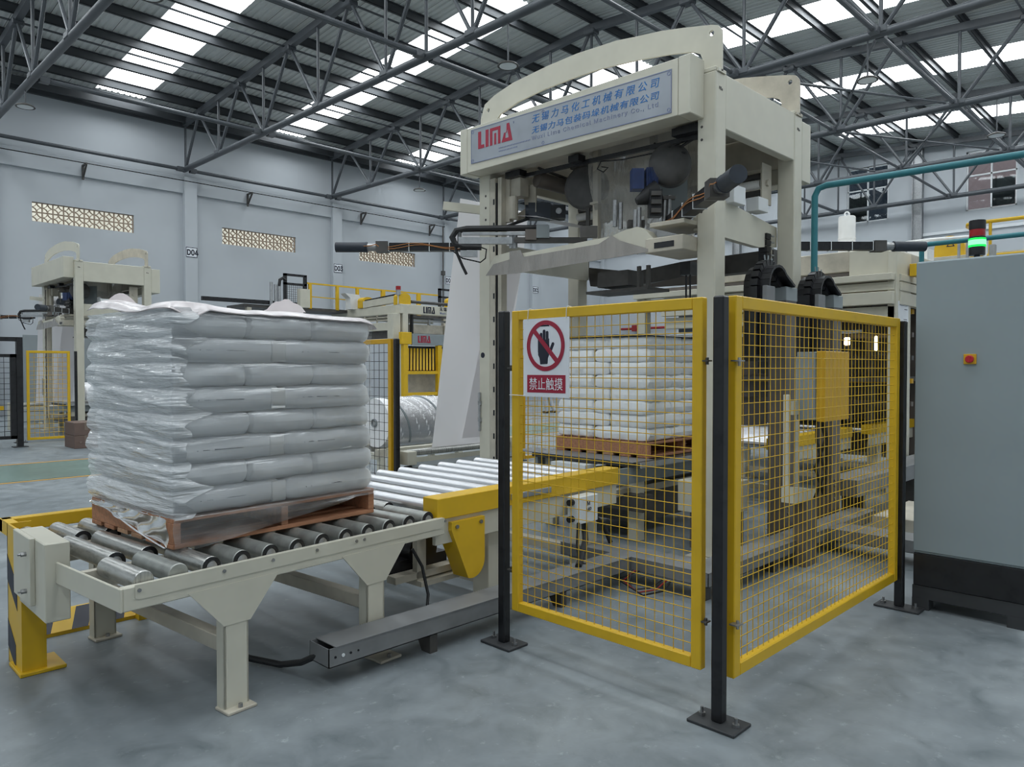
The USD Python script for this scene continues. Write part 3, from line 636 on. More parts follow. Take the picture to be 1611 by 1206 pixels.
# ---------------------------------------------------------------- pallets and filled bags
def pallet(label, loc, rot, Ls, Wt):
    t = T('pallet', label, 'pallet', loc, rot, local=True)
    for s in (0, Ls / 2 - .02, Ls - .04): t.part('stringer', B(s, s + .04, 0, Wt, .022, .118, b=.003), M['wood'])
    n = 7; w = (Wt - .012 * (n - 1)) / n
    for i in range(n): y = i * (w + .012); t.part('deck_board', B(0, Ls, y, y + w, .118, .138, b=.003), M['wood'])
    w = .115; n = 6
    for i in range(n): y = (Wt - w) * i / (n - 1); t.part('bottom_board', B(0, Ls, y, y + w, 0, .022, b=.003), M['wood_pale' if i in (2, 3) else 'wood'])
    return t
def sack(L, W, H, seed, text=False):
    """A filled flat bag: bulging faces, pinched corners, creases."""
    nx, ny = 34, 24
    a = np.sin(np.linspace(-1, 1, nx) * PI / 2) ; b = np.sin(np.linspace(-1, 1, ny) * PI / 2)
    a = .8 * a + .2 * np.linspace(-1, 1, nx); b = .8 * b + .2 * np.linspace(-1, 1, ny)
    X, Y = np.meshgrid(a, b, indexing='ij')
    th = (1 - np.abs(X) ** 14) ** .24 * (1 - np.abs(Y) ** 12) ** .22
    nz = lambda f, sd, zz=0.0: meshkit.fbm(np.stack([X * L * f, Y * W * f, np.full_like(X, zz)], -1) + 11.3 * sd, 3, sd) - .5
    sx = X * L / 2 * (1 - .018 * (1 - np.abs(Y) ** 4)); sy = Y * W / 2 * (1 - .012 * np.abs(X) ** 3 - .075 * np.clip((np.abs(X) - .86) / .14, 0, 1) ** 1.5)
    edge = np.clip(np.maximum(np.abs(X), np.abs(Y)) * 3 - 2, 0, 1)
    out = MB()
    for sgn in (1, -1):
        z = sgn * (H / 2 * th) * (1 - .16 * np.clip((np.abs(X) - .84) / .16, 0, 1) ** 2) + (nz(7, seed, sgn * .7) * .020 + nz(22, seed + 5, sgn) * .007) * np.clip(th * 1.4, 0, 1) * (.35 + .65 * edge) - .004 * (1 - th)
        px = sx + nz(9, seed + 2, sgn) * .030 * edge; py = sy + nz(8, seed + 3, sgn) * .026 * edge + nz(30, seed + 7, sgn) * .006 * edge
        if sgn == -1: px[[0, -1], :] = sv[0]; px[:, [0, -1]] = sv[1]; py[[0, -1], :] = sv[2]; py[:, [0, -1]] = sv[3]; z[[0, -1], :] = sv[4]; z[:, [0, -1]] = sv[5]
        else: sv = [px[[0, -1], :].copy(), px[:, [0, -1]].copy(), py[[0, -1], :].copy(), py[:, [0, -1]].copy(), z[[0, -1], :].copy(), z[:, [0, -1]].copy()]
        P = np.stack([px, py, z], -1); out.grid(P if sgn == 1 else P[::-1])
    return out
def bag_thing(label, loc, rot, L, W, H, seed, text, flap, group):
    t = T('filled_bag', label, 'bag', loc, rot, group=group, local=True)
    t.part('sack', sack(L, W, H, seed), M['bag'], smooth=True)
    if text:   # one faint line of print along the long side, too small to read
        m = MB(); rnd = random.Random(3); x = -L * .30
        for i in range(22):
            w = rnd.choice((.005, .007, .004)); x += .0085 + (.022 if i in (1, 5) else 0); m.box(x, x + w * .7, -W / 2 - .003, -W / 2 + .01, -.002, .002 - rnd.random() * .002)
        t.part('print_line', m, M['print'])
    if flap: t.part('end_flap', MB().box(L / 2 - .075, L / 2 + .004, -W / 2 - .006, -W / 2 + .012, -H * .42, H * .40, b=.004), M['flap'], label='sealed end flap')
    return t
MASTER = {}
ORD = ['top', 'second', 'third', 'fourth', 'fifth', 'sixth', 'seventh', 'bottom']
def load(base, rot, Ls, Wt, H, layers, name, group, flip=0, rich=True):
    """Layers of five bags, three crosswise and two lengthwise, turned about from layer to layer."""
    R = RZ(rot, base); rnd = random.Random(5)
    for k in range(layers):
        z = H * (k + .5); A = (layers - 1 - k + flip) % 2 == 0; cw, cl = Ls / 3, Wt * .585
        spots = []
        if A:
            for i in range(3): spots.append((cw * (i + .5), cl / 2, 90, ('left of three end-on', 'middle of three end-on', 'right of three end-on')[i]))
            for i in range(2): spots.append((Ls / 2 * (i + .5), Wt - (Wt - cl) / 2, 180, ('far side at the left', 'far side at the right')[i]))
        else:
            for i in range(2): spots.append((Ls / 2 * (i + .5), (Wt - cl) / 2, 0, ('left of two lying lengthwise', 'right of two lying lengthwise')[i]))
            for i in range(3): spots.append((cw * (i + .5), Wt - cl / 2, -90, ('far side at the left', 'far side in the middle', 'far side at the right')[i]))
        for j, (x, y, r, w) in enumerate(spots):
            if j >= (3 if A else 2) and 'left' not in w and k < layers - 1: continue      # nothing of these shows
            cross = abs(r) == 90; L, W = (cl, cw) if cross else (Ls / 2, Wt - cl)
            txt = (not cross) and rich and j < 2; key = (round(L, 3), round(W, 3), round(H, 3), txt, txt and j == 0, (k + j) % 3 if rich else k % 2)
            p = R @ np.array([x + rnd.uniform(-.008, .008), y + rnd.uniform(-.006, .006), z, 1]); a = rot + r + rnd.uniform(-1, 1)
            row = 'top' if k == layers - 1 else 'bottom' if k == 0 else ORD[layers - 1 - k]
            lab = f'white bag in the {row} layer of the {name}, {w}'
            if key in MASTER: copy(MASTER[key], p[:3], a, lab, group)
            else: MASTER[key] = bag_thing(lab, p[:3], a, L + .006, W + .008, H * 1.07, 3 + len(MASTER), txt, txt and j == 0, group)
PZ = .684
pallet('brown wooden pallet under the film-wrapped load on the near rollers', (1.286, 3.411, PZ), 4.4, 1.145, .908)
LB = np.array([1.298, 3.422, PZ + .142])
load(LB, 4.4, 1.122, .888, .1165, 8, 'film-wrapped load', 'bags of the film-wrapped load')
pallet('brown wooden pallet under the unwrapped load inside the gantry', (5.46, 3.72, .705), 1.5, 1.22, 1.06)
load(np.array([5.475, 3.735, .847]), 1.5, 1.19, 1.03, .118, 8, 'unwrapped load', 'bags of the unwrapped load', flip=1, rich=False)
single('top_sheet', MB().grid(np.array([[(RZ(1.5, (5.475, 3.735, .847)) @ np.array([-.02 + 1.23 * i / 14, -.02 + 1.07 * j / 14, .962 - .03 * (max(abs(i - 7), abs(j - 7)) / 7) ** 6, 1]))[:3] for j in range(15)] for i in range(15)])).grid(np.array([[(RZ(1.5, (5.475, 3.735, .847)) @ np.array([-.02 + 1.23 * i / 14, -.02 + 1.07 * j / 14, .968 - .03 * (max(abs(i - 7), abs(j - 7)) / 7) ** 6, 1]))[:3] for i in range(15)] for j in range(15)])), M['black'], 'thin black cover sheet on top of the unwrapped load', 'sheet', smooth=True)

# stretch film round the first load
Lf, Wf, Hf = 1.122, .888, .1165 * 8
sf = T('stretch_film', 'wrinkled clear stretch film wrapped round the near load, milky on its left face', 'plastic film', LB, 4.4, local=True)
def wrap(sa, sb_, n, z0, z1, nz, off, amp, seed, skirt=0.0):
    """A sheet that follows the load's outline from perimeter position sa to sb_ (0 = near left corner, positive along the near face, negative along the left face)."""
    P = np.zeros((n, nz, 3))
    for i, q in enumerate(np.linspace(sa, sb_, n)):
        for j, z in enumerate(np.linspace(z0, z1, nz)):
            if q >= 0: x, y, nx_, ny_ = q, 0.0, 0.0, -1.0
            else: x, y, nx_, ny_ = 0.0, -q, -1.0, 0.0
            d = min(abs(q) / .05, 1.0)
            if d < 1: nx_, ny_ = (-(1 - d) * .7 if q >= 0 else -1 + (1 - d) * .3, -1 + (1 - d) * .3 if q >= 0 else -(1 - d) * .7)
            lay = abs(((z / .1165) % 1.0) - .5) * 2
            o = off + .020 * (1 - lay ** 3) - .012 + amp * (meshkit.fbm(np.array([q * 1.6, z * 34.0 + q * 3.0, seed]), 3, seed) - .5) + amp * .5 * (meshkit.noise(np.array([q * 5, z * 9, seed + .5]), seed) - .5)
            if z < .0: o += skirt * z
            P[i, j] = (x + nx_ * o, y + ny_ * o, z)
    return P
P = wrap(-Wf - .02, .001, 60, -.012, Hf + .015, 150, .018, .030, 4)
E_ = wrap(.001, .17, 24, -.012, Hf + .015, 150, .018, .034, 4)
for j in range(150):
    z = -.03 + (Hf + .045) * j / 149; lay = abs(((z / .1165 + .1) % 1.0) - .5) * 2
    E_[:, j, 0] *= .18 + .82 * lay ** 1.3 * (.55 + .45 * math.sin(z * 17)) + .12 * meshkit.noise(np.array([z * 40, 0, 0]), 3)
P = np.concatenate([P, E_[1:]], 0)
S_ = np.zeros((40, 9, 3))
for i in range(40):
    q = i / 39
    for j in range(9): S_[i, j] = (-.020 - .014 * math.sin(j * .8 + i * .5) * .5 - .006, Wf * (1 - q) + .01 * math.sin(i), -.008 - (.012 + .112 * q) * j / 8)
sf.part('left_skirt', MB().grid(S_), M['film_clear'], smooth=True)
sf.part('left_face_film', MB().grid(P), M['film_wrinkled'], smooth=True)
sf.part('near_face_film', MB().grid(wrap(.002, Lf - .01, 60, -.01, Hf + .01, 80, .016, .012, 8)), M['film_thin'], smooth=True)
n = 24; P = np.zeros((n, 8, 3))
for i in range(n):
    q = i / (n - 1); zb = -.03 - .13 * max(0, 1 - q * 1.15) ** .8
    for j in range(8): P[i, j] = (-.015 + q * 1.15, -.028 - .010 * math.sin(j + i * .4), zb + (0.0 - zb) * j / 7)
sf.part('film_skirt', MB().grid(P), M['film_clear'], smooth=True)
sf.part('film_edge', MB().tube([(-.028, Wf * .97, -.02), (-.034, Wf * .7, -.035), (-.036, Wf * .35, -.095), (-.034, .02, -.135)], .0055, 6, flat=.5), M['film_wrinkled'], smooth=True)
# the loose cover sheet on top, with raised folds at its corners
n, m_ = 56, 44; P = np.zeros((n, m_, 3))
for i in range(n):
    for j in range(m_):
        a, b = -.02 + 1.045 * i / (n - 1), -.022 + 1.044 * j / (m_ - 1); x, y = a * Lf, b * Wf
        e = max(max(-a, a - 1, 0) * Lf, max(-b, b - 1, 0) * Wf); z = Hf + .020 + .016 * (meshkit.fbm(np.array([x * 7, y * 7, 1.0]), 3, 2) - .5) - 1.0 * e
        z += .075 * math.exp(-((x - .06) ** 2 / .02 + (y - .78) ** 2 / .10)) + .035 * math.exp(-((x - .12) ** 2 / .03 + (y - .12) ** 2 / .02)) + .05 * math.exp(-((x - .85) ** 2 / .06 + (y - .55) ** 2 / .10))
        if a > .9: z -= .055 * ((a - .9) / .16) ** 2
        if abs(x - .075) < .09 and y < .02: z -= .05 * (1 - abs(x - .075) / .09)
        P[i, j] = (x, y - (.0 if y > 0 else .0), z)
cs = T('cover_sheet', 'loose pinkish-white plastic cover sheet lying over the film-wrapped load', 'plastic sheet', LB, 4.4, local=True)
cs.part('sheet', MB().grid(P).grid(P[::-1] - np.array([0, 0, .004])), M['cover_film'], smooth=True)
Q = np.array([[(.74 + .22 * i / 9 + .03 * j / 5, .48 - .05 * i / 9, Hf + .05 + (.085 * j / 5) * math.sin(PI * (.12 + .80 * i / 9)) + .006 * math.sin(i * 2 + j)) for j in range(6)] for i in range(10)])
cs.part('raised_fold', MB().grid(Q).grid(Q[::-1] + np.array([0, .004, 0])), M['cover_film'], smooth=True)
Q = np.array([[(.02 + .16 * i / 9, .80 - .04 * i / 9, Hf + .06 + (.075 * j / 5) * math.sin(PI * (.1 + .8 * i / 9)) ** 1.5) for j in range(6)] for i in range(10)])
cs.part('raised_fold', MB().grid(Q).grid(Q[::-1] + np.array([0, .004, 0])), M['cover_film'], smooth=True)

# ================================================================ GANTRY: THE STRETCH-HOOD MACHINE
G = T('wrapping_gantry', 'big cream four-post wrapping gantry with an arched top, standing over the unwrapped load', 'packaging machine', (5.2, 2.94, 0))
CU, CV = ((5.2, 5.36), (6.60, 6.76)), ((2.94, 3.10), (5.46, 5.62))
for iu, (u0, u1) in enumerate(CU):
    for iv, (v0, v1) in enumerate(CV):
        p = G.part('column', B(u0, u1, v0, v1, .012, 3.79, b=.008), M['cream'])
        G.part('foot_plate', B(u0 - .06, u1 + .06, v0 - .06, v1 + .06, 0, .014), M['cream_old'], under=p)
        if iu == 0 and iv == 1:      # guide rail with slots beside the left post
            gr = G.part('guide_rail', MB().box(5.20, 5.30, 5.385, 5.46, .3, 3.4, b=.003).box(5.22, 5.30, 5.315, 5.37, .3, 3.4, b=.003), M['cream_old'], under=p)
            G.part('slot', MB().box(5.21, 5.25, 5.37, 5.386, .3, 3.35), M['black'], under=p)
            for k in range(12): z = .55 + .235 * k; G.part('slot', B(5.198, 5.202, 5.392, 5.412, z, z + .055), M['black'], under=p)
            for k in range(3): G.part('hole', MB().cyl((5.199, 5.52, 3.0 + .12 * k), (5.201, 5.52, 3.0 + .12 * k), .013, 10), M['dark_steel'], under=p)
            G.part('mark', MB().cyl((5.197, 5.565, 1.63), (5.2, 5.565, 1.63), .028, 16), M['ink'], under=p)
            G.part('door_bolt', MB().cyl((5.185, 5.60, .85), (5.185, 5.60, 1.25), .012, 8).box(5.18, 5.20, 5.58, 5.62, 1.12, 1.16).box(5.18, 5.20, 5.58, 5.62, .95, .99), M['galv'], under=p)
        if iu == 0 and iv == 0:
            for z in (2.72, 3.28, 3.38): G.part('hole', MB().cyl((5.199, 3.06, z), (5.201, 3.06, z), .011, 10), M['dark_steel'], under=p)
    # slot marks near the post heads
    G.part('head_mark', MB().box(u0 + .05, u0 + .062, 2.937, 2.941, 3.66, 3.68).box(u0 + .07, u0 + .082, 2.937, 2.941, 3.655, 3.68).box(u0 + .09, u0 + .10, 2.937, 2.941, 3.655, 3.67), M['dark_steel'])
    G.part('head_cap', MB().box(u0 + .005, u1 - .005, 2.945, 3.09, 3.79, 3.83, b=.008), M['cream'])
for v0, v1 in ((2.945, 3.03), (5.53, 5.615)): G.part('side_beam', B(5.36, 6.60, v0, v1, 3.375, 3.80, b=.006), M['cream'])
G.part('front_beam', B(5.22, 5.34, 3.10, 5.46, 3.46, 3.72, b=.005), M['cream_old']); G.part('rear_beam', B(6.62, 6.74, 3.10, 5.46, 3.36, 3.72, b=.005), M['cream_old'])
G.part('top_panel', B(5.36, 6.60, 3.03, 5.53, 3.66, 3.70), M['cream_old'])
G.part('rear_cover', B(6.76, 6.95, 2.942, 5.66, 3.22, 3.765, b=.006), M['cream'])
# long sign box on the front
G.part('sign_box', B(5.0, 5.2, 3.152, 5.578, 3.445, 3.885, b=.004), M['cream'])
G.part('sign_box_end', B(4.998, 5.2, 3.04, 3.149, 3.44, 3.89, b=.006), M['cream']); G.part('sign_box_end', B(4.998, 5.2, 5.581, 5.685, 3.44, 3.89, b=.006), M['cream'])
# arched lifting plates
OUT = [(5.67, 3.80), (5.67, 4.06), (5.61, 4.20), (5.46, 4.26), (5.2, 4.315), (4.74, 4.35), (4.38, 4.36), (3.94, 4.34), (3.73, 4.31), (3.49, 4.28), (3.26, 4.235), (3.02, 4.18), (2.965, 4.16), (2.935, 4.12), (2.93, 4.06), (2.93, 3.80)]
INN = [(3.10, 3.80), (3.10, 3.94), (3.12, 3.985), (3.19, 4.02), (3.39, 4.06), (3.73, 4.11), (4.11, 4.145), (4.44, 4.15), (4.82, 4.14), (5.13, 4.11), (5.38, 4.05), (5.46, 3.98), (5.46, 3.80)]
for u, mm in ((5.27, 'cream'), (6.67, 'cream_old')):
    a = G.part('arch_plate', MB().prism(Polygon(OUT + INN).difference(Point(3.02, 4.115).buffer(.022)).difference(Point(5.56, 4.13).buffer(.022)), 'x', u, u + .02), M[mm])
    for v0, v1 in ((2.93, 3.10), (5.46, 5.67)): G.part('weld_foot', B(u - .05, u + .07, v0, v1, 3.79, 3.815), M[mm], under=a)
# lifting frame that rides on the posts
FB = [(5.30, 2.47), (5.20, 2.585), (4.99, 2.60), (4.98, 2.565), (3.80, 2.60), (3.67, 2.632), (3.54, 2.645), (3.45, 2.60), (3.39, 2.535), (3.30, 2.52), (3.11, 2.515), (3.11, 2.42), (3.42, 2.425), (3.80, 2.535), (4.95, 2.49), (5.15, 2.47), (5.28, 2.42)]
lf = G.part('lifting_frame', MB().prism(FB, 'x', 5.02, 5.12), M['cream'], label='cream lifting frame between the posts')
G.part('frame_box', MB().box(5.0, 5.5, 3.10, 3.45, 2.415, 2.53, b=.006).box(5.02, 5.5, 3.10, 3.42, 2.62, 2.655, b=.004), M['cream_old'], under=lf)
G.part('frame_slot', B(4.996, 5.0, 3.18, 3.36, 2.445, 2.49), M['black'], under=lf)
G.part('frame_side', MB().prism([(5.3, 2.60), (5.3, 2.90), (5.7, 2.90), (6.66, 2.80), (6.66, 2.62), (6.3, 2.58)], 'y', 3.13, 3.19), M['cream'], under=lf)
G.part('frame_side', MB().prism([(5.3, 2.50), (5.3, 2.74), (6.66, 2.74), (6.66, 2.50)], 'y', 5.36, 5.42), M['cream'], under=lf)
G.part('frame_rear', MB().prism([(5.45, 2.66), (5.40, 2.44), (4.85, 2.40), (4.3, 2.43), (3.2, 2.43), (3.2, 2.62), (4.2, 2.60), (4.8, 2.55)], 'x', 6.74, 6.90), M['dark_steel'], under=lf, label='dark rear lifting frame')
G.part('skirt', MB().prism([(5.31, 2.40), (5.20, 2.50), (4.98, 2.525), (4.98, 2.60), (4.84, 2.60), (4.80, 2.53), (3.92, 2.545), (3.78, 2.60), (3.70, 2.55), (3.42, 2.45), (3.42, 2.425), (4.9, 2.385)], 'x', 4.998, 5.006), M['film_skirt'], under=lf, label='dull plastic skirt')
G.part('rear_skirt', MB().prism([(4.75, 2.36), (3.9, 2.34), (3.7, 2.40), (3.7, 2.60), (4.1, 2.58), (4.1, 2.44)], 'x', 6.66, 6.67), M['duct'], under=lf)
# four telescopic arms pointing out from the frame's corners, each with a motor at its tip
def arm(p, q, r=.042, wires=True, tail=.30, side=1):
    p, q = np.array(p, float), np.array(q, float); L = np.linalg.norm(q - p); d = (q - p) / L; sd = np.cross(d, (0, 0, 1)) * side
    a = G.part('arm', MB().bar(p, q, r * 2, r * 1.9), M['black'], label='black telescopic arm')
    e = q + d * .02
    G.part('bearing_block', MB().bar(q - d * .06, q + d * .06, r * 2.7, r * 2.5), M['dark_steel'], under=a)
    G.part('coupling', MB().cyl(q + d * .06, q + d * .16, r * .95, 16), M['steel'], under=a, smooth=35)
    G.part('motor', MB().cyl(q + d * .15, q + d * .17, r * 1.25, 18).cyl(q + d * .165, q + d * (.17 + tail), r * 1.2, 18), M['motor'], under=a, smooth=35)
    if wires:
        for o, z in ((.0, .012), (.012, -.004)):
            pts = [p + d * L * x + sd * (-r - .008) + np.array([0, 0, z + .022 * math.sin(3.0 + x * 8 + o * 40)]) for x in np.linspace(0, 1, 14)]
            pts += [q + d * x + sd * (-r * 1.25 - .004) + np.array([0, 0, .01 + .01 * math.sin(x * 30)]) for x in (.06, .12, .18)]
            G.part('wire', MB().tube(pts, .0045, 5), M['orange_wire'], under=a)
    for x in np.linspace(.2, .92, 4):
        c = p + d * L * x; rr = r * 1.12
        G.part('band', MB().bar(c - d * .004, c + d * .004, rr * 2, rr * 1.95), M['frame_white'], under=a)
arm((5.03, 5.62, 2.715), (4.43, 6.22, 2.715)); arm((5.42, 3.48, 2.72), (4.62, 2.60, 2.72), r=.05, tail=.24, side=-1); arm((7.30, 3.28, 2.72), (7.92, 2.66, 2.72)); arm((6.9, 5.6, 2.72), (7.6, 6.3, 2.72), wires=False)
def A(l, z, dep): return np.array([dep * .711 + l * .703, dep * .703 - l * .711, z])
dl = np.array([.703, -.711, 0])
AA = lambda l, z: A(l * .955, 1.5 + (z - 1.5) * .955, 7.16)
hc = [AA(.36, 2.905), AA(-.1, 2.90), AA(-.46, 2.895), AA(-.565, 2.875), AA(-.605, 2.81), AA(-.575, 2.745), AA(-.49, 2.715), AA(-.31, 2.712)]
G.part('cable_chain', MB().tube(hc, .030, 8), M['rubber'], under=lf, smooth=40)
G.part('cable', MB().tube([AA(-.58, 2.80), AA(-.56, 2.66), AA(-.50, 2.52), AA(-.46, 2.44)], .014, 6), M['rubber'], under=lf)
G.part('cable', MB().tube([AA(-.33, 2.715), AA(-.26, 2.69), AA(-.27, 2.60), AA(-.32, 2.56), AA(-.5, 2.60), AA(-.62, 2.69)], .007, 6), M['rubber'], under=lf)
G.part('profile', MB().bar(AA(-.54, 2.775), AA(.0, 2.775), .05, .065), M['galv'], under=lf)
G.part('profile', MB().bar(AA(-.50, 2.845), AA(.13, 2.845), .04, .028), M['galv'], under=lf)
G.part('profile', MB().bar(AA(-.52, 2.645), AA(-.35, 2.645), .05, .06), M['galv'], under=lf)
G.part('profile', MB().bar(AA(.02, 2.78), AA(.75, 2.78), .05, .05), M['dark_steel'], under=lf)
for l in (-.53, -.01, .03): G.part('bracket', MB().bar(AA(l, 2.70), AA(l, 2.86), .03, .03, (1, 0, 0)), M['galv'], under=lf)
G.part('junction_box', MB().bar(AA(.13, 2.83), AA(.24, 2.83), .1, .10), M['duct'], under=lf); G.part('junction_box', MB().bar(AA(.24, 2.86), AA(.37, 2.86), .1, .12), M['grey_box'], under=lf)
G.part('swing_arm', MB().bar(A(-.72, 3.19, 7.8), A(-.28, 3.14, 7.8), .05, .085), M['cream'])
# gear motor on the left
gm = G.part('gear_motor', MB().bar(A(.16, 3.065, 7.5), A(.38, 3.065, 7.5), .15, .155), M['motor'], label='blue-grey gear motor')
G.part('motor_body', MB().cyl(A(.13, 3.06, 7.5), A(.19, 3.06, 7.5), .075, 16), M['motor'], under=gm, smooth=35); G.part('gearbox', MB().bar(A(.38, 3.055, 7.5), A(.53, 3.055, 7.5), .14, .13), M['black'], under=gm)
G.part('hub', MB().cyl(A(.46, 3.055, 7.43), A(.46, 3.055, 7.40), .03, 12), M['steel'], under=gm); G.part('cable', MB().tube([A(.17, 2.99, 7.45), A(.05, 2.95, 7.45), A(-.08, 2.90, 7.45)], .016, 6), M['rubber'], under=gm)
# film guides, rollers and curtains under the roof
G.part('guide_roller', MB().cyl((5.42, 5.02, 3.36), (6.5, 4.72, 3.25), .075, 16), M['duct'], smooth=35); G.part('guide_rod', MB().cyl((5.40, 4.98, 3.46), (6.1, 4.86, 3.36), .014, 8), M['dark_steel'])
G.part('guide_block', MB().box(5.30, 5.42, 5.13, 5.28, 3.20, 3.42).box(5.28, 5.34, 5.26, 5.36, 2.96, 3.40).cyl((5.30, 5.22, 2.98), (5.30, 5.22, 3.2), .045, 12), M['cream_old'])
G.part('hook_plate', MB().prism(Polygon([(5.42, 3.33), (5.05, 3.33), (5.05, 3.05), (5.32, 2.98), (5.32, 3.06), (5.20, 3.10), (5.21, 3.20), (5.30, 3.22), (5.42, 3.22)]), 'x', 5.44, 5.455), M['cream_old'])
fh = G.part('side_fan', MB().lathe([(.0, 0), (.20, 0), (.215, .02), (.215, .11), (.19, .13), (0, .13)], (5.72, 4.60, 3.24), 26, (-.62, -.2, 0)), M['fan'], smooth=35, label='dark round fan housing'); G.part('fan_bracket', MB().box(5.6, 5.9, 4.50, 4.74, 3.44, 3.47).box(5.62, 5.64, 4.52, 4.56, 2.75, 3.46), M['dark_steel'], under=fh)
G.part('hanger', MB().box(5.55, 5.60, 4.36, 4.42, 2.66, 3.66).box(5.53, 5.62, 4.34, 4.44, 3.04, 3.06), M['cream_old'])
bf = G.part('big_fan', MB().lathe([(0, 0), (.14, 0), (.17, .02), (.175, .10), (.175, .24), (.15, .27), (.08, .29), (0, .29)], (5.55, 3.56, 3.22), 28, (-.35, -.2, -.05)), M['fan'], smooth=35, label='large dark fan housing')
G.part('fan_inlet', MB().lathe([(.07, -.12), (.09, -.1), (.09, 0), (.0, 0)], (5.55, 3.62, 3.22), 20, (.1, .9, 0)), M['fan'], under=bf, smooth=35); G.part('back_plate', MB().bar(A(1.22, 3.10, 6.62), A(1.55, 3.10, 6.62), .012, .50), M['grey_box'], under=bf)
G.part('hanger', MB().box(5.66, 5.70, 3.80, 3.86, 3.02, 3.62), M['galv'])
bm = G.part('fan_motor', MB().bar(A(1.00, 3.08, 6.3), A(1.10, 3.08, 6.3), .12, .17), M['blue_motor'], label='blue finned motor'); fm = MB()
for k in range(9): fm.bar(A(1.12 + .011 * k, 3.09, 6.3), A(1.126 + .011 * k, 3.09, 6.3), .15, .16)
G.part('fins', fm, M['blue_motor'], under=bm); G.part('motor_cap', MB().lathe([(.10, 0), (.09, .06), (.03, .20), (0, .20)], A(1.22, 2.97, 6.25), 20, tuple(-dl * 1.0 + np.array([0, 0, -.45]))), M['rubber'], under=bm, smooth=35)
vb = G.part('valve_bank', MB().bar(A(1.13, 2.86, 6.2), A(1.235, 2.86, 6.2), .10, .22), M['black']); 
for k in range(3): G.part('valve', MB().bar(A(1.14, 2.79 + .07 * k, 6.13), A(1.22, 2.79 + .07 * k, 6.13), .03, .035), M['dark_steel'], under=vb)
for l, z in ((1.27, 2.80), (1.31, 2.84), (.86, 2.80), (.905, 2.78), (1.03, 2.72), (1.06, 2.74)): G.part('air_cylinder', MB().cyl(A(l, z - .12, 6.25), A(l, z + .10, 6.25), .020, 12), M['steel'], smooth=35)
for p_, q_, w_, h_ in ((A(.98, 2.72, 6.35), A(1.12, 2.72, 6.35), .08, .06), (A(.6, 2.70, 6.6), A(.75, 2.70, 6.6), .05, .10), (A(1.25, 2.92, 6.25), A(1.36, 2.92, 6.25), .04, .03)): G.part('fitting', MB().bar(p_, q_, w_, h_), M['dark_steel'])
# hanging hood of clear film
ring_ = [(5.55, 4.45), (5.55, 3.72), (6.35, 3.72), (6.35, 4.45)]
H = np.zeros((26, 41, 3))
for i in range(26):
    w = i / 25; z = 3.62 - .98 * w; gx = 1 - .10 * w + .06 * math.sin(w * 5)
    for j in range(41):
        s = (j / 40) * 4; k = int(s) % 4; f = s - int(s); a, b = np.array(ring_[k]), np.array(ring_[(k + 1) % 4]); c = np.array([5.95, 4.08]); q = a + (b - a) * f; q = c + (q - c) * gx
        q = q + .16 * (meshkit.fbm(np.array([q[0] * 3.5, q[1] * 3.5, z * 2.6]), 4, 9) - .5); H[i, j] = (q[0], q[1], z)
G.part('film_hood', MB().grid(H), M['film_hood'], smooth=True, label='hanging hood of crumpled clear film')
G.part('supply_bar', MB().bar((5.34, 5.36, 3.40), (5.34, 3.15, 3.36), .035, .035), M['black']); G.part('cable', MB().tube([(5.3, 3.3, 3.34), (5.3, 3.55, 3.30), (5.3, 3.9, 3.31), (5.3, 4.13, 3.34), (5.3, 4.17, 3.28), (5.3, 4.1, 3.24), (5.3, 4.05, 3.27), (5.3, 4.12, 3.29)], .006, 6), M['rubber'])
G.part('cable', MB().tube([(5.35, 3.6, 3.4), (5.37, 3.5, 3.28), (5.38, 3.46, 3.18), (5.38, 3.42, 3.1)], .010, 6).tube([(5.34, 3.2, 3.36), (5.36, 3.4, 3.30), (5.36, 3.3, 3.26)], .012, 6), M['rubber'])
for v, w in ((5.18, .1), (4.40, .06), (3.24, .12)): G.part('sensor_box', B(5.24, 5.34, v - w, v + w, 3.38, 3.44), M['black'])
# top right rollers seen under the side beam, cable chain at the rear post
for z, v0, r in ((3.24, 3.16, .030), (3.09, 3.14, .030)): G.part('deflector_roller', MB().cyl((6.42, v0, z), (6.42, 5.3, z), r, 12), M['dark_steel'], smooth=35)
G.part('deflector_roller', MB().cyl((6.40, 3.16, 3.165), (6.40, 5.3, 3.165), .040, 14), M['flap'], smooth=35); G.part('roller_plate', MB().box(6.34, 6.52, 3.12, 3.135, 2.98, 3.34).cyl((6.43, 3.10, 3.17), (6.43, 3.12, 3.17), .03, 10), M['cream_old'])
for a, b, c in ((5.72, 5.92, .12), (6.16, 6.34, .09)): G.part('terminal_box', B(a, b, 3.06, 3.18, 2.88, 2.88 + c + .03, b=.004), M['frame_white'])
ch = MB(); tn = MB()
for k in range(22):
    z = 2.72 - .058 * k; ch.box(6.42, 6.50, 3.11, 3.19, z - .052, z); tn.box(6.50, 6.56, 3.105, 3.12, z - .022, z - .010)
G.part('cable_chain', ch, M['black']); G.part('chain_links', tn, M['galv'])
G.part('hose', MB().tube([(6.58, 3.2, 2.8), (6.59, 3.16, 2.6), (6.57, 3.15, 2.3), (6.58, 3.14, 1.7)], .02, 8), M['cream_old'], smooth=35)
G.part('sensor_leg', MB().box(5.6, 5.72, 3.40, 3.50, 2.30, 2.41).cyl((5.65, 3.43, 2.08), (5.65, 3.43, 2.3), .008, 6).cyl((5.65, 3.47, 2.08), (5.65, 3.47, 2.3), .008, 6), M['black'])
G.part('under_box', MB().box(5.6, 5.85, 4.05, 4.4, 2.26, 2.40).box(5.6, 5.63, 3.82, 3.85, 2.22, 2.42).box(5.6, 5.63, 3.92, 3.95, 2.22, 2.42).box(5.55, 5.9, 3.8, 4.5, 2.20, 2.225), M['dark_steel'])

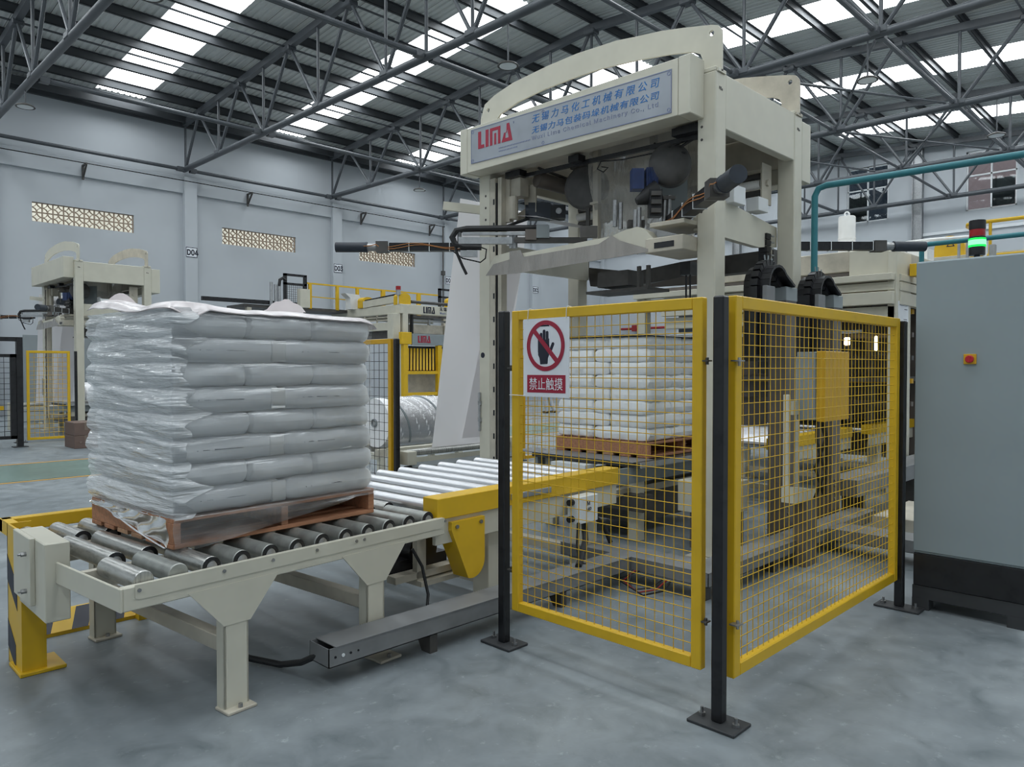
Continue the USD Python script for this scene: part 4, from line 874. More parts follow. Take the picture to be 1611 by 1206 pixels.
# the maker's name plate, a thing of its own screwed to the sign box
NP = T('name_plate', 'brushed metal name plate reading LIMA in red with blue lettering on the gantry', 'sign', (5.0, 5.52, 3.48))
NP.part('plate', MB().prism(Polygon([(5.515, 3.855), (5.515, 3.525), (3.205, 3.475), (3.205, 3.815)]), 'x', 4.9955, 5.0), M['plate'])
UN = 4.9955
tilt = lambda v: 3.69 - .0195 * (5.515 - v)
def npart(name, shape, v0, z0, mat, skew=0.0):
    m = on_u(shape, UN, v0, z0, .002, skew); m.v = [np.c_[v[:, 0], v[:, 1], v[:, 2] - .0195 * (5.515 - v[:, 1])] for v in m.v]; NP.part(name, m, M[mat])
npart('logo', affinity.scale(lima_shape(.165), .205 / .165, 1, origin=(0, 0)), 5.41, 3.650, 'red_print')
npart('registered_mark', text_shape('R', .02), 4.93, 3.80, 'pale_print')
for txt, z0 in (('无锡力马化工机械有限公司', 3.749), ('无锡力马包装码垛机械有限公司', 3.654)):
    g = text_shape(txt, .055, 'CJK', .25 if len(txt) == 12 else .07); g = affinity.scale(g, 1.36 / (g.bounds[2] - g.bounds[0]), (.076 if len(txt) == 12 else .064) / (g.bounds[3] - g.bounds[1]), origin=(0, 0)); g = affinity.translate(g, -g.bounds[0], -g.bounds[1])
    npart('lettering', g, 4.69, z0, 'blue_print', 12)
g = text_shape('Wuxi Lima Chemical Machinery Co., Ltd', .036, 'Inter', .12); g = affinity.scale(g, 1.36 / (g.bounds[2] - g.bounds[0]), 1, origin=(0, 0)); npart('lettering', g, 4.69, 3.596, 'pale_print')
fine = MB()
rnd = random.Random(2)
lines = unary_union([sbox(x, y, x + .012, y + .011) for y in (0, .03) for x in np.arange(0, .42 if y else .24, .021)])
npart('fine_print', lines, 5.12, 3.57, 'pale_print')
npart('border', Polygon([(0, 0), (2.31, 0), (2.31, .333), (0, .333)]).difference(sbox(.006, .006, 2.304, .327)), 5.515, 3.523, 'pale_print')
for v in (5.49, 4.55, 3.23):
    for dz in (.025, .305): NP.part('rosette', on_u(Point(0, 0).buffer(.016, 8).difference(Point(0, 0).buffer(.010, 8)), UN, v, 3.523 + dz - .0195 * (5.515 - v), .002), M['pale_print'])

# film roll, unwinder and the film web running up into the gantry
FW = T('film_web', 'broad sheet of white film rising from the unwinder into the gantry', 'plastic film', (5.25, 6.4, .6))
P = np.array([[(5.22 + (1.03) * i / 20 - (.02 * j / 30), 6.42 - .50 * (j / 30) ** .9 + .02 * math.sin(i * .35 + j * .12), .60 + 2.68 * j / 30) for j in range(31)] for i in range(21)])
FW.part('sheet', MB().grid(P), M['film_sheet'], smooth=True)
P = np.array([[(5.34 + .9 * i / 12 , 5.90 - .95 * j / 20, 3.28 - .30 * (j / 20) - .05 * math.sin(j / 20 * PI)) for j in range(21)] for i in range(13)])
FW.part('inner_sheet', MB().grid(P), M['film_sheet'], smooth=True)
P = np.array([[(5.70 + .4 * i / 8 - .10 * (1 - j / 20), 6.39 - .45 * (j / 20), .70 + 1.9 * j / 20) for j in range(21)] for i in range(9)])
FW.part('inner_fold', MB().grid(P - np.array([0, .05, 0])), M['film_sheet'], smooth=True)
UW = T('film_unwinder', 'cream film unwinder with a steel roller at the foot of the white film', 'unwinder', (4.75, 6.2, 0))
UW.part('end_post', B(4.62, 4.72, 6.32, 6.42, 0, .66, b=.004), M['cream']); UW.part('end_post', B(6.42, 6.50, 6.32, 6.42, 0, .66, b=.004), M['cream'])
UW.part('frame_rail', B(4.72, 6.42, 6.50, 6.58, .56, .64, b=.003), M['cream']); UW.part('apron', MB().prism([(6.34, .50), (6.10, .20), (6.12, .18), (6.38, .48)], 'x', 4.86, 6.42), M['grey_box'])
UW.part('side_plate', B(4.74, 4.86, 6.22, 6.40, .48, .62, b=.004), M['cream']); UW.part('bearing', MB().cyl((4.86, 6.34, .40), (4.80, 6.34, .40), .06, 14), M['black'])
UW.part('roller', MB().cyl((4.86, 6.40, .585), (6.40, 6.40, .585), .038, 16), M['roller'], smooth=35); UW.part('front_panel', B(4.88, 6.40, 6.33, 6.345, .42, .54), M['cream']); UW.part('lower_roller', MB().cyl((4.86, 6.30, .42), (6.4, 6.30, .42), .022, 10), M['dark_steel'], smooth=35)
RL = T('film_roll', 'large roll of white film under loose plastic, lying behind the roller conveyor', 'film roll', (5.8, 8.33, .42))
RL.part('roll', MB().lathe([(0, 0), (.33, 0), (.335, .02), (.335, 1.16), (.33, 1.18), (0, 1.18)], (5.8, 8.33, .76), 40, (1, 0, 0)), M['film_white'], smooth=35); RL.part('core', MB().lathe([(.055, 0), (.055, -.03), (.045, -.03), (.045, .02)], (5.8, 8.33, .76), 20, (1, 0, 0)), M['grey_box'])
P = np.array([[(5.95 + .85 * i / 20, 8.33 - (.342 + .012 * math.sin(i * 1.7 + j)) * math.cos(th), .76 + (.342 + .012 * math.sin(i * 1.3 + j * .8)) * math.sin(th)) for j, th in enumerate(np.linspace(-.7, 2.0, 20))] for i in range(21)])
RL.part('loose_wrap', MB().grid(P), M['film_thin'], smooth=True)
for a in (.2, .78): RL.part('strap', MB().tube([(5.8 + a - .25 * th / 2 + .1, 8.33 - .345 * math.cos(th), .76 + .345 * math.sin(th)) for th in np.linspace(-.9, 2.2, 20)], .014, 6, flat=.3), M['grey_box'])
RC = T('roll_cradle', 'low cream steel cradle holding the large white film roll', 'stand', (5.7, 8.3, 0)); RC.part('beam', B(5.6, 7.1, 7.98, 8.06, .34, .44), M['cream_old']); RC.part('beam', B(5.6, 7.1, 8.60, 8.68, .34, .44), M['cream_old'])
for u in (5.64, 6.98): RC.part('leg', MB().box(u, u + .08, 7.98, 8.06, 0, .34).box(u, u + .08, 8.60, 8.68, 0, .34).box(u, u + .08, 8.06, 8.60, .3, .38), M['cream'])

# ================================================================ CONVEYORS IN LINE
def driven(label, loc, rot, L=1.84, W=1.52, n=9, extra=True):
    t = T('driven_conveyor', label, 'conveyor', loc, rot, local=True)
    t.part('guard', B(0, L, 0, .13, .625, .748, b=.004), M['yellow'], label='yellow chain guard')
    t.part('side_frame', B(.0, L, .02, .05, .475, .625, b=.003), M['cream']); t.part('side_frame', B(0, L, W - .05, W - .02, .475, .66, b=.003), M['cream'])
    for i in range(n):
        s = .09 + (L - .14) * i / (n - 1); t.part('roller', MB().lathe([(0, .13), (.038, .13), (.040, .135), (.040, W - .055), (.038, W - .05), (0, W - .05)], (s, 0, .672), 18, (0, 1, 0)), M['bright_roller'], smooth=35)
    for s in (.52, L - .3):
        for (a, b) in ((.10, .24), (W - .22, W - .08)):
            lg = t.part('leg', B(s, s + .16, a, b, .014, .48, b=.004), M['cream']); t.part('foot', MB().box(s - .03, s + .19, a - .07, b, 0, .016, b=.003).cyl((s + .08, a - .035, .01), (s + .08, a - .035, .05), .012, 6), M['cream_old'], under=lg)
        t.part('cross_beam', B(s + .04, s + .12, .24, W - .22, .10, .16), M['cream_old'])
    if extra:
        t.part('handle', MB().box(.62, 1.02, -.012, 0, .662, .70, b=.003), M['galv'])
        cg = Polygon([(.10, .60), (.375, .60), (.375, .36)] + [(.27 + .105 * math.cos(a), .345 - .105 * math.sin(a)) for a in np.linspace(.0, 1.9, 10)] + [(.10, .55)])
        t.part('chain_cover', MB().prism(cg, 'y', -.010, .12), M['yellow'], label='yellow drive chain cover')
        for x in (.14, .34): t.part('bolt', MB().cyl((x, -.02, .57), (x, -.01, .57), .012, 8), M['steel'])
        t.part('drive_bracket', MB().box(-.02, .05, .16, .20, .25, .52).box(-.18, .30, .16, .24, .26, .30).box(-.02, .32, .12, .5, .22, .25), M['cream_old']); t.part('drive_motor', MB().cyl((.1, .24, .40), (.1, .60, .40), .11, 16).box(-.16, .30, .25, .62, .29, .36), M['black'], smooth=35)
        jb = t.part('junction_box', B(1.20, 1.43, -.10, -.005, .425, .612, b=.004), M['frame_white'], label='white junction box'); t.part('box_text', on_v(text_shape('M', .03), -.10, 1.30, .545, .002).add(*on_v(text_shape('MP', .03), -.10, 1.29, .50, .002).get()), M['ink'], under=jb)
        for z in (.46, .575): t.part('gland', MB().cyl((1.16, -.05, z), (1.20, -.05, z), .022, 12), M['black'], under=jb)
    return t
DC = driven('driven roller conveyor with a yellow guard, between the near load and the gantry', (2.72, 3.29, 0), 2.6)
driven('driven roller conveyor with a yellow guard, just behind the gantry', (7.55, 3.52, 0), 1.0, L=2.2, n=14, extra=False)
driven('driven roller conveyor with a yellow guard, in front of the cream palletizer', (10.25, 3.5, 0), 0, L=2.4, n=14, extra=False)
LT = T('load_table', 'dark steel table carrying the unwrapped load inside the gantry', 'table', (5.2, 3.66, 0))
LT.part('top', B(5.18, 6.95, 3.60, 4.86, .655, .70, b=.004), M['dark_steel']); LT.part('top_edge', B(5.16, 6.95, 3.585, 3.60, .66, .705), M['galv']); LT.part('deck', B(5.14, 5.44, 3.66, 5.06, .70, .706), M['tray'])
LT.part('side_frame', B(4.86, 6.9, 3.70, 3.74, .52, .655), M['grey_box']); LT.part('side_frame', B(5.2, 6.9, 4.8, 4.84, .5, .655), M['grey_box'])
for u, v in ((5.3, 3.72), (6.7, 3.72), (5.3, 4.7), (6.7, 4.7)): LT.part('leg', B(u, u + .1, v, v + .1, 0, .655, b=.004), M['cream'])
LT.part('cross_beam', B(4.95, 6.9, 3.8, 3.9, .40, .46), M['cream_old']); LT.part('cross_beam', B(5.2, 5.35, 3.6, 4.8, .28, .42), M['dark_steel']); LT.part('drive_box', B(5.45, 6.6, 3.85, 4.7, .12, .5), M['dark_steel']); LT.part('junction_box', B(5.05, 5.2, 4.1, 4.5, .56, .65), M['frame_white'])

# cable trays along the floor, hose
def tray(label, boxes, name='cable_tray', ends=()):
    t = T(name, label, 'cable tray', (boxes[0][0], boxes[0][2], 0))
    for (a, b, c, d, z0, z1) in boxes:
        t.part('channel', MB().box(a, b, c, c + .004, z0, z1).box(a, b, d - .004, d, z0, z1).box(a, b, c, d, z0, z0 + .004).box(a, a + .004, c, d, z0, z1).box(b - .004, b, c, d, z0, z1), M['tray']); 
        lu = (a + (.035 if ends else 0), b, c, d) ; t.part('lid', B(lu[0], lu[1], c - .004, d + .004, z1, z1 + .004), M['tray'])
    return t
ta = tray('grey sheet-steel cable tray raised off the floor in front of the conveyor legs', [(1.84, 4.22, 3.02, 3.19, .10, .19)], ends=(1,))
for k, s in ((0, .014), (1, .021), (2, .014), (3, .012)): ta.part('hole', MB().cyl((1.875 + .042 * k, 3.016, .145), (1.875 + .042 * k, 3.0195, .145), s * .42, 8), M['black' if k != 1 else 'frame_white'])
for u in (2.45, 3.5): ta.part('foot', MB().prism([(3.03, .10), (3.03, .0), (3.10, .0), (3.16, .10)], 'x', u, u + .05), M['dark_steel'])
tb = tray('grey cable tray crossing towards the corner post behind the yellow mesh', [(4.22, 4.48, 2.42, 3.66, .10, .19)])
tb.part('foot', MB().box(4.26, 4.32, 2.46, 2.52, 0, .10).box(4.3, 4.42, 3.5, 3.56, 0, .10), M['dark_steel'])
tc = tray('grey cable tray running back behind the right mesh panel', [(4.48, 7.2, 2.42, 2.62, .10, .19)])
for u in (5.2, 6.6): tc.part('foot', B(u, u + .06, 2.45, 2.59, 0, .10), M['dark_steel'])
td = tray('grey cable tray leading to the grey cabinet', [(6.1, 6.4, 1.35, 2.42, .10, .19)]); td.part('foot', B(6.2, 6.26, 1.4, 1.5, 0, .1), M['dark_steel'])
te = T('cable_duct', 'raised long grey-brown sheet duct behind the right mesh panel', 'duct', (6.9, 2.75, 0)); te.part('channel', B(7.12, 12.0, 2.55, 2.85, .30, .46, b=.004), M['tray'])
for u in (7.4, 9.0, 10.6): te.part('foot', B(u, u + .06, 2.6, 2.8, 0, .30), M['dark_steel'])
single('black_hose', MB().tube([(1.55, 3.75, .2), (1.62, 3.70, .10), (1.72, 3.58, .03), (1.80, 3.40, .025), (1.83, 3.25, .07), (1.86, 3.12, .14)], .016, 10), M['rubber'], 'black hose curving across the floor into the open end of the cable tray', 'hose', smooth=35)
single('power_cable', MB().tube([(2.62, 3.40, .46), (2.66, 3.36, .36), (2.68, 3.33, .20), (2.62, 3.27, .10)], .009, 8), M['rubber'], 'thin black cable hanging from the conveyor drive to the cable tray', 'cable', smooth=35)
single('power_cable', MB().tube([(3.92, 3.24, .44), (3.86, 3.20, .30), (3.84, 3.16, .20), (3.85, 3.12, .19)], .011, 8), M['rubber'], 'black cable dropping from the white junction box', 'cable', smooth=35)
single('conduit', MB().tube([(4.1, 3.34, .44), (4.02, 3.26, .30), (3.9, 3.2, .21), (3.75, 3.1, .20)], .022, 10), M['rubber'], 'thick black conduit slanting from the white junction box into the tray', 'conduit', smooth=35)
single('conduit', MB().tube([(4.25, 3.4, .44), (4.4, 3.4, .34), (4.44, 3.36, .20)], .018, 10), M['rubber'], 'short black conduit right of the white junction box', 'conduit', smooth=35)
for k in range(3): single('loose_wires', MB().tube([(4.18, 2.98 - .03 * k, .12), (4.12, 2.96 + .05 * k, .05), (4.08 - .03 * k, 2.9 - .06 * k, .02), (4.16, 2.82 - .05 * k, .03), (4.2, 2.74 - .03 * k, .10)], .006, 6), M['rubber' if k != 1 else 'red_pipe'], ['black loose wire under the crossing cable tray', 'red loose wire under the crossing cable tray', 'second black loose wire under the crossing cable tray'][k], 'wire', smooth=35)

# ================================================================ BEHIND THE RIGHT PANEL
for u, l in ((5.90, 'grey-brown sheet-metal column with a black cable chain over its top, nearer of two'), (6.88, 'grey-brown sheet-metal column with a black cable chain over its top, farther of two')):
    t = T('lift_column', l, 'machine column', (u, 2.69, 0))
    t.part('body', B(u, u + .20, 2.69, 2.84, .012, 2.155, b=.006), M['duct']); t.part('top_box', B(u - .005, u + .205, 2.685, 2.845, 2.05, 2.165, b=.004), M['grey_box'])
    t.part('foot_plate', B(u - .04, u + .24, 2.65, 2.88, 0, .014), M['dark_steel'])
    for z in (.30, .35, .42, .47): t.part('bolt', MB().cyl((u + .06, 2.68, z), (u + .06, 2.69, z), .012, 8), M['steel'])
    cx, cz, R = u - .19, 2.14, .17; cc = T('cable_chain', f'black looped cable chain at the {"nearer" if u < 6.5 else "farther"} grey-brown column', 'cable chain', (u - .3, 2.76, 1.6))
    pts = [(cx - R, 1.60 + .06 * k) for k in range(9)] + [(cx - R * math.cos(a), cz + R * math.sin(a)) for a in np.linspace(0, 2.45, 9)] + [(u + .10, 2.17)]
    for i in range(len(pts) - 1):
        (a, b), (c, d) = pts[i], pts[i + 1]
        cc.part('link', MB().bar((a, 2.765, b), (c, 2.765, d), .115, .062, (0, 1, 0)).bar((a, 2.70, b), (c, 2.70, d), .02, .085, (0, 1, 0)).bar((a, 2.83, b), (c, 2.83, d), .02, .085, (0, 1, 0)), M['black'])
        if i > 12: cc.part('strap', MB().bar(((a * .65 + c * .35), 2.765, b * .65 + d * .35 + .045), (a * .35 + c * .65, 2.765, b * .35 + d * .65 + .045), .11, .006, (0, 1, 0)), M['grey_box'])
    cc.part('mount_plate', B(cx - R - .06, cx - R + .09, 2.655, 2.69, 2.02, 2.14, b=.004), M['tray'])
t = T('control_box', 'grey control box with an amber yellow cover behind the right mesh panel', 'control box', (5.5, 2.2, .5))
t.part('body', B(5.50, 5.95, 2.28, 2.42, 1.11, 1.62, b=.004), M['grey_box']); t.part('cover', B(5.52, 6.0, 2.22, 2.28, 1.10, 1.625, b=.004), M['amber'])
t.part('pedestal', B(5.36, 5.40, 2.42, 2.46, .50, 1.30, b=.003), M['cream']); t.part('bracket', MB().prism([(5.34, .50), (5.34, .62), (5.75, .56), (5.75, .50)], 'y', 2.36, 2.46), M['cream']); t.part('stand', B(5.50, 5.70, 2.34, 2.44, 0, .50), M['duct']); t.part('tie_bar', B(5.40, 5.55, 2.40, 2.44, 1.15, 1.25), M['cream'])
for k, (u, v) in enumerate(((5.58, 2.3), (5.66, 2.28), (5.74, 2.34))): t.part('cable', MB().tube([(u, v, 1.12), (u - .06 + .05 * k, v - .03, .95), (u + .02, v - .06 + .05 * k, .72), (u + .05 * k - .02, v, .52)], .013, 6), M['rubber'], smooth=35)
t = T('machine_base_box', 'cream low machine box on the floor beyond the right mesh panel', 'machine box', (4.7, 3.1, 0)); t.part('body', B(5.42, 5.85, 2.98, 3.4, .30, .56, b=.004), M['cream']); t.part('foot', B(5.45, 5.8, 3.0, 3.3, 0, .30), M['duct'])
t = T('floor_cover', 'flat beige sheet-metal cover box on the floor behind the right mesh panel', 'cover', (6.6, 2.1, 0)); t.part('body', B(6.9, 7.9, 1.85, 2.35, .02, .20, b=.006), M['cream_old']); t.part('skid', B(7.0, 7.8, 1.9, 2.3, 0, .02), M['dark_steel'])
single('air_pipe', MB().tube([(6.95, 2.90, 1.9), (6.95, 2.90, 3.10), (6.96, 2.87, 3.17), (6.97, 2.80, 3.19), (7.1, 1.3, 3.20), (7.25, -1.2, 3.2)], .030, 14), M['teal'], 'teal air pipe rising beside the gantry and bending off to the right', 'pipe', smooth=35)
single('air_pipe', MB().tube([(9.0, -1.5, 2.85), (9.0, 2.50, 2.85), (9.0, 2.55, 2.83), (9.0, 2.57, 2.78), (9.0, 2.57, 2.45)], .026, 12), M['teal'], 'thinner teal air pipe running level behind the green beacon', 'pipe', smooth=35)
single('fence_post', MB().box(6.05, 6.10, 1.62, 1.67, 0, 1.72, b=.004).box(5.98, 6.17, 1.58, 1.71, 0, .014), M['black'], 'black fence post half hidden behind the left edge of the grey cabinet', 'fence post')

# ---------------------------------------------------------------- main palletizer, cream beams beyond the gantry
Pm = T('palletizer', 'cream palletizer of stacked beams beyond the gantry, with a paper notice on its post', 'palletizer', (9.5, 2.98, 0))
for u0, u1, v0, v1 in ((9.5, 10.03, 2.98, 3.08), (9.5, 9.66, 6.55, 6.7), (12.4, 12.9, 2.98, 3.08), (12.4, 12.56, 6.55, 6.7)): Pm.part('column', B(u0, u1, v0, v1, 0, 2.72 if u0 > 10 else 2.9, b=.006), M['cream'])
Pm.part('top_box', B(9.6, 12.3, 3.08, 5.6, 2.70, 2.96, b=.01), M['cream_old']); Pm.part('top_rib', B(9.55, 9.62, 3.0, 3.55, 2.62, 2.95, b=.01), M['cream'])
Pm.part('recess', B(9.62, 12.8, 3.1, 6.6, 2.60, 2.70), M['duct'])
for z0, z1, u, v1 in ((2.545, 2.625, 9.40, 6.7), (2.43, 2.53, 9.48, 6.7), (2.26, 2.41, 9.40, 6.2), (2.08, 2.24, 9.50, 6.2)): Pm.part('front_beam', B(u, u + .14, 3.0, v1, z0, z1, b=.004), M['cream'])
for z0, z1 in ((2.545, 2.625), (2.43, 2.53), (2.26, 2.41)): Pm.part('side_beam', B(9.6, 12.6, 2.96, 3.06, z0, z1, b=.004), M['cream'])
Pm.part('slot', B(9.396, 9.40, 4.32, 4.75, 2.575, 2.59), M['black']); Pm.part('hole', MB().cyl((9.395, 4.78, 2.60), (9.40, 4.78, 2.60), .012, 8), M['dark_steel'])
nt = Pm.part('notice', B(9.56, 9.93, 2.975, 2.98, 2.06, 2.30), M['paper'], label='white paper notice'); Pm.part('print', MB().box(9.60, 9.88, 2.973, 2.975, 2.25, 2.253).box(9.78, 9.88, 2.973, 2.975, 2.205, 2.213).box(9.75, 9.88, 2.973, 2.975, 2.085, 2.09), M['ink'], under=nt)
Pm.part('label_plate', B(9.395, 9.40, 5.30, 5.42, 2.53, 2.62), M['paper']); Pm.part('tag_plate', B(9.393, 9.40, 5.44, 5.52, 2.52, 2.64), M['amber'])
Pm.part('back_panel', B(12.0, 12.05, 3.1, 6.6, .2, 2.6), M['duct']); rnd = random.Random(4)
for k in range(9):
    v = 3.25 + .36 * k; Pm.part('upright', B(10.3 + .25 * (k % 3), 10.38 + .25 * (k % 3), v, v + .07, .75, 2.45), M[('cream_old', 'dark_steel', 'duct', 'black')[k % 4]])
for k in range(5): Pm.part('cross_bar', B(10.5, 10.58, 3.1, 6.5, 1.0 + .3 * k, 1.06 + .3 * k), M[('duct', 'amber', 'dark_steel')[k % 3]])
Pm.part('pusher', MB().cyl((9.5, 5.65, 2.42), (9.5, 5.40, 2.42), .075, 14).box(9.44, 9.56, 5.62, 5.78, 2.36, 2.48), M['motor'])
Pm.part('lift_plate', B(10.0, 12.0, 3.3, 6.3, 1.32, 1.38), M['dark_steel']); Pm.part('suction_bar', MB().box(9.55, 9.62, 3.4, 5.2, 1.93, 1.97), M['galv'])
for v in (3.7, 4.1, 4.5, 4.9): Pm.part('suction_cup', MB().cyl((9.58, v, 1.84), (9.58, v, 1.93), .01, 6).lathe([(.0, .03), (.02, .03), (.045, 0), (0, 0)], (9.58, v, 1.81), 12), M['black'])
Pm.part('corner_guard', MB().box(9.9, 10.05, 2.84, 2.96, 2.62, 2.77, b=.004).box(9.9, 10.05, 2.5, 2.85, 2.50, 2.77, b=.004), M['yellow'])
Pm.part('mesh_guard', B(12.2, 12.22, 3.0, 3.4, 1.1, 1.95), M['amber'])
for u, v, z, h in ((10.2, 3.78, 1.80, .11), (10.25, 3.45, 1.72, .20), (10.25, 3.86, 1.42, .03)):
    t = T('work_lamp', {1.80: 'small warm lamp glowing inside the palletizer, largest glow', 1.72: 'narrow warm strip lamp glowing inside the palletizer', 1.42: 'tiny warm lamp glowing low inside the palletizer'}[z], 'lamp', (u, v, z - .05))
    t.part('bulb', B(u, u + .04, v, v + (.07 if h < .2 else .03), z, z + h, b=.01), M['lamp_glow']); t.part('holder', B(u - .01, u + .06, v - .01, v + .08, z - .05, z), M['dark_steel']); t.part('bracket', B(u, u + .35, v, v + .03, z - .05, z - .03), M['dark_steel'])
t = T('pressure_tank', 'cream upright cylinder with a lifting eye on top, standing on the palletizer', 'tank', (11.34, 4.25, 2.96))
t.part('shell', MB().lathe([(0, 2.96), (.115, 2.96), (.118, 2.98), (.118, 3.40), (.122, 3.40), (.122, 3.42), (.118, 3.42), (.118, 3.72), (.11, 3.735), (0, 3.735)], (11.34, 4.25, 0), 26), M['flap'], smooth=35)
t.part('lifting_eye', MB().tube([(11.34 + .035 * math.sin(a) * .7, 4.25 - .035 * math.sin(a) * .7, 3.77 + .035 * math.cos(a)) for a in np.linspace(0, 2 * PI, 15)[:-1]], .011, 6, closed=True), M['flap'], smooth=35)
# bag infeed platform at the far right
t = T('infeed_platform', 'cream raised conveyor platform with yellow rails at the far right', 'platform', (15, 3, 0))
t.part('deck_beam', B(15.0, 15.2, -2, 4.6, 3.26, 3.50, b=.005), M['cream']); t.part('deck', B(15.2, 19, -2, 4.6, 3.40, 3.48), M['cream_old'])
for v in (4.4, 1.2, -1.8): t.part('post', B(15.05, 15.2, v, v + .15, 0, 3.26), M['cream'])
for z in (3.44, 4.03): t.part('hand_rail', MB().tube([(15.9, 3.55, z - .02), (15.3, 3.62, z), (15.05, 3.56, z), (14.98, 3.4, z), (14.98, -2, z)], .032, 10), M['yellow'], smooth=35)
for v in (3.2, 1.2, -.8): t.part('rail_post', MB().cyl((14.98, v, 3.3), (14.98, v, 4.03), .025, 8), M['yellow'])
for v in (2.62, 2.42): t.part('valve', MB().cyl((15.1, v, 3.50), (15.1, v, 3.66), .05, 10), M['galv'])
g = T('belt_guard', 'rounded yellow guard with a small warning triangle, left of the green beacon', 'guard', (15.4, 3.8, 3.5))
g.part('shield', MB().prism(sbox(3.66, 3.48, 4.16, 3.68).union(Point(3.91, 3.66).buffer(.25, 20)), 'x', 15.3, 15.5), M['yellow'])
g.part('triangle', on_u(Polygon([(-.07, -.05), (.07, -.05), (0, .07)]).difference(Polygon([(-.045, -.035), (.045, -.035), (0, .042)])), 15.298, 3.89, 3.76, .002), M['ink'])
t = T('pipe_rack', 'cream and grey pipework with a small gauge beside the right-hand motor', 'pipework', (11, 2.6, 2.9))
t.part('pipe', MB().tube([(11.2, 4.1, 3.22), (11.2, 3.1, 3.24), (11.2, 2.6, 3.22), (11.2, 2.45, 3.1), (11.2, 2.45, 2.6)], .022, 8), M['flap'], smooth=35); t.part('box', B(11.1, 11.4, 3.1, 3.35, 2.96, 3.12), M['flap'])
for v in (2.7, 2.6, 2.5): t.part('pipe', MB().cyl((11.0, v, 2.5), (11.0, v, 3.15), .018, 8), M['galv'])
t.part('gauge', MB().lathe([(0, 0), (.06, 0), (.06, .03), (0, .03)], (10.8, 2.45, 2.80), 18, (-1, 0, 0)), M['frame_white'])
t.part('stanchion', MB().box(10.9, 11.0, 2.28, 2.34, 0, 3.05), M['galv'])

# ================================================================ MIDDLE DISTANCE: SECOND LINE
Q = T('palletizer', 'cream and yellow palletizer in the middle distance with black LIMA lettering on its beam', 'palletizer', (14.2, 19.0, 0))
Q.part('top_beam', B(14.2, 18.6, 19.0, 19.25, 3.22, 3.52, b=.01), M['cream']); Q.part('top_beam', B(14.2, 14.45, 19.25, 23.0, 3.22, 3.50, b=.01), M['cream']); Q.part('top_beam', B(14.4, 18.6, 22.75, 23.0, 3.22, 3.50), M['cream'])
Q.part('lettering', on_v(lima_shape(.21), 19.0, 15.12, 3.27, .01), M['ink']); g = text_shape('无锡力马', .10, 'CJK', .2); Q.part('lettering', on_v(g, 19.0, 15.80, 3.39, .01), M['ink']); Q.part('lettering', on_v(text_shape('Wuxi Lima', .07), 19.0, 15.80, 3.27, .01), M['pale_print'])
Q.part('column', B(13.95, 14.25, 19.05, 19.35, 2.42, 3.22, b=.01), M['cream']); Q.part('column', B(14.3, 14.5, 18.98, 19.2, 0, 3.22, b=.01), M['cream']); Q.part('column', B(18.3, 18.5, 19.0, 19.2, 0, 3.22), M['cream']); Q.part('column', B(14.3, 14.5, 22.75, 22.95, 0, 3.22), M['cream'])
for u in (14.62, 14.80, 16.35, 16.62): Q.part('guide_column', B(u, u + .07, 19.2, 19.3, 2.5, 3.22), M['black'])
Q.part('lift_box', B(14.9, 16.2, 19.3, 21.5, 2.62, 2.92, b=.01), M['cream_old']); Q.part('lift_box', B(16.25, 18.2, 19.3, 21.5, 2.62, 2.92, b=.01), M['cream_old']); Q.part('lift_frame', MB().box(14.9, 18.2, 19.35, 19.45, 3.02, 3.08).box(15.6, 15.66, 19.3, 19.4, 2.9, 3.1).box(16.6, 16.66, 19.3, 19.4, 2.9, 3.1), M['galv'])
Q.part('side_panel', B(14.15, 14.22, 19.5, 21.6, 2.70, 2.96, b=.01), M['cream']); Q.part('side_frame', MB().box(14.16, 14.2, 19.5, 21.8, 3.02, 3.05).box(14.16, 14.2, 19.5, 21.8, 3.12, 3.15).box(14.16, 14.2, 20.2, 20.24, 2.96, 3.2).box(14.16, 14.2, 20.9, 20.94, 2.96, 3.2), M['cream_old']); Q.part('motor', MB().cyl((14.1, 21.6, 2.84), (14.1, 21.35, 2.84), .12, 14), M['black'])
Q.part('under_panel', B(14.25, 14.3, 19.4, 22.5, 2.45, 2.70), M['dark_steel'])
sgn = Q.part('name_board', B(14.45, 17.6, 18.72, 18.80, 2.22, 2.58, b=.006), M['grey_box']); Q.part('logo', on_v(lima_shape(.22), 18.72, 14.68, 2.30, .01), M['red_print'], under=sgn, label='red LIMA lettering')
Q.part('amber_box', B(14.02, 14.42, 18.70, 18.85, 2.24, 2.62, b=.01), M['yellow'])
for u in (14.12, 15.5, 16.9): Q.part('frame_post', B(u, u + .16, 18.72, 18.86, 0, 2.24), M['yellow'])
for z in (1.30, .62): Q.part('frame_rail', B(14.2, 17.0, 18.74, 18.84, z, z + .10), M['yellow'])
for b0 in (14.32, 15.70):
    for k in range(9):
        u = b0 + .02 + .128 * k; Q.part('slat', MB().bar((u, 18.80, 1.42), (u + .16, 19.0, 2.12), .06, .05), M['yellow'])
Q.part('grid_back', B(14.3, 16.9, 19.05, 19.1, 1.40, 2.2), M['black']); Q.part('lower_panel', B(14.3, 16.9, 18.86, 18.9, .1, .62), M['grey_box']); Q.part('lower_back', B(14.3, 16.9, 19.2, 19.25, .6, 1.3), M['cream_old'])
for u, v in ((14.25, 21.0), (14.3, 19.05), (16.4, 19.05)): Q.part('drive_cover', MB().prism(sbox(u - .1, 3.5, u + .35, 3.75).union(affinity.scale(Point(u + .12, 3.74).buffer(.22), 1, .6)), 'y', v, v + .3), M['yellow'])
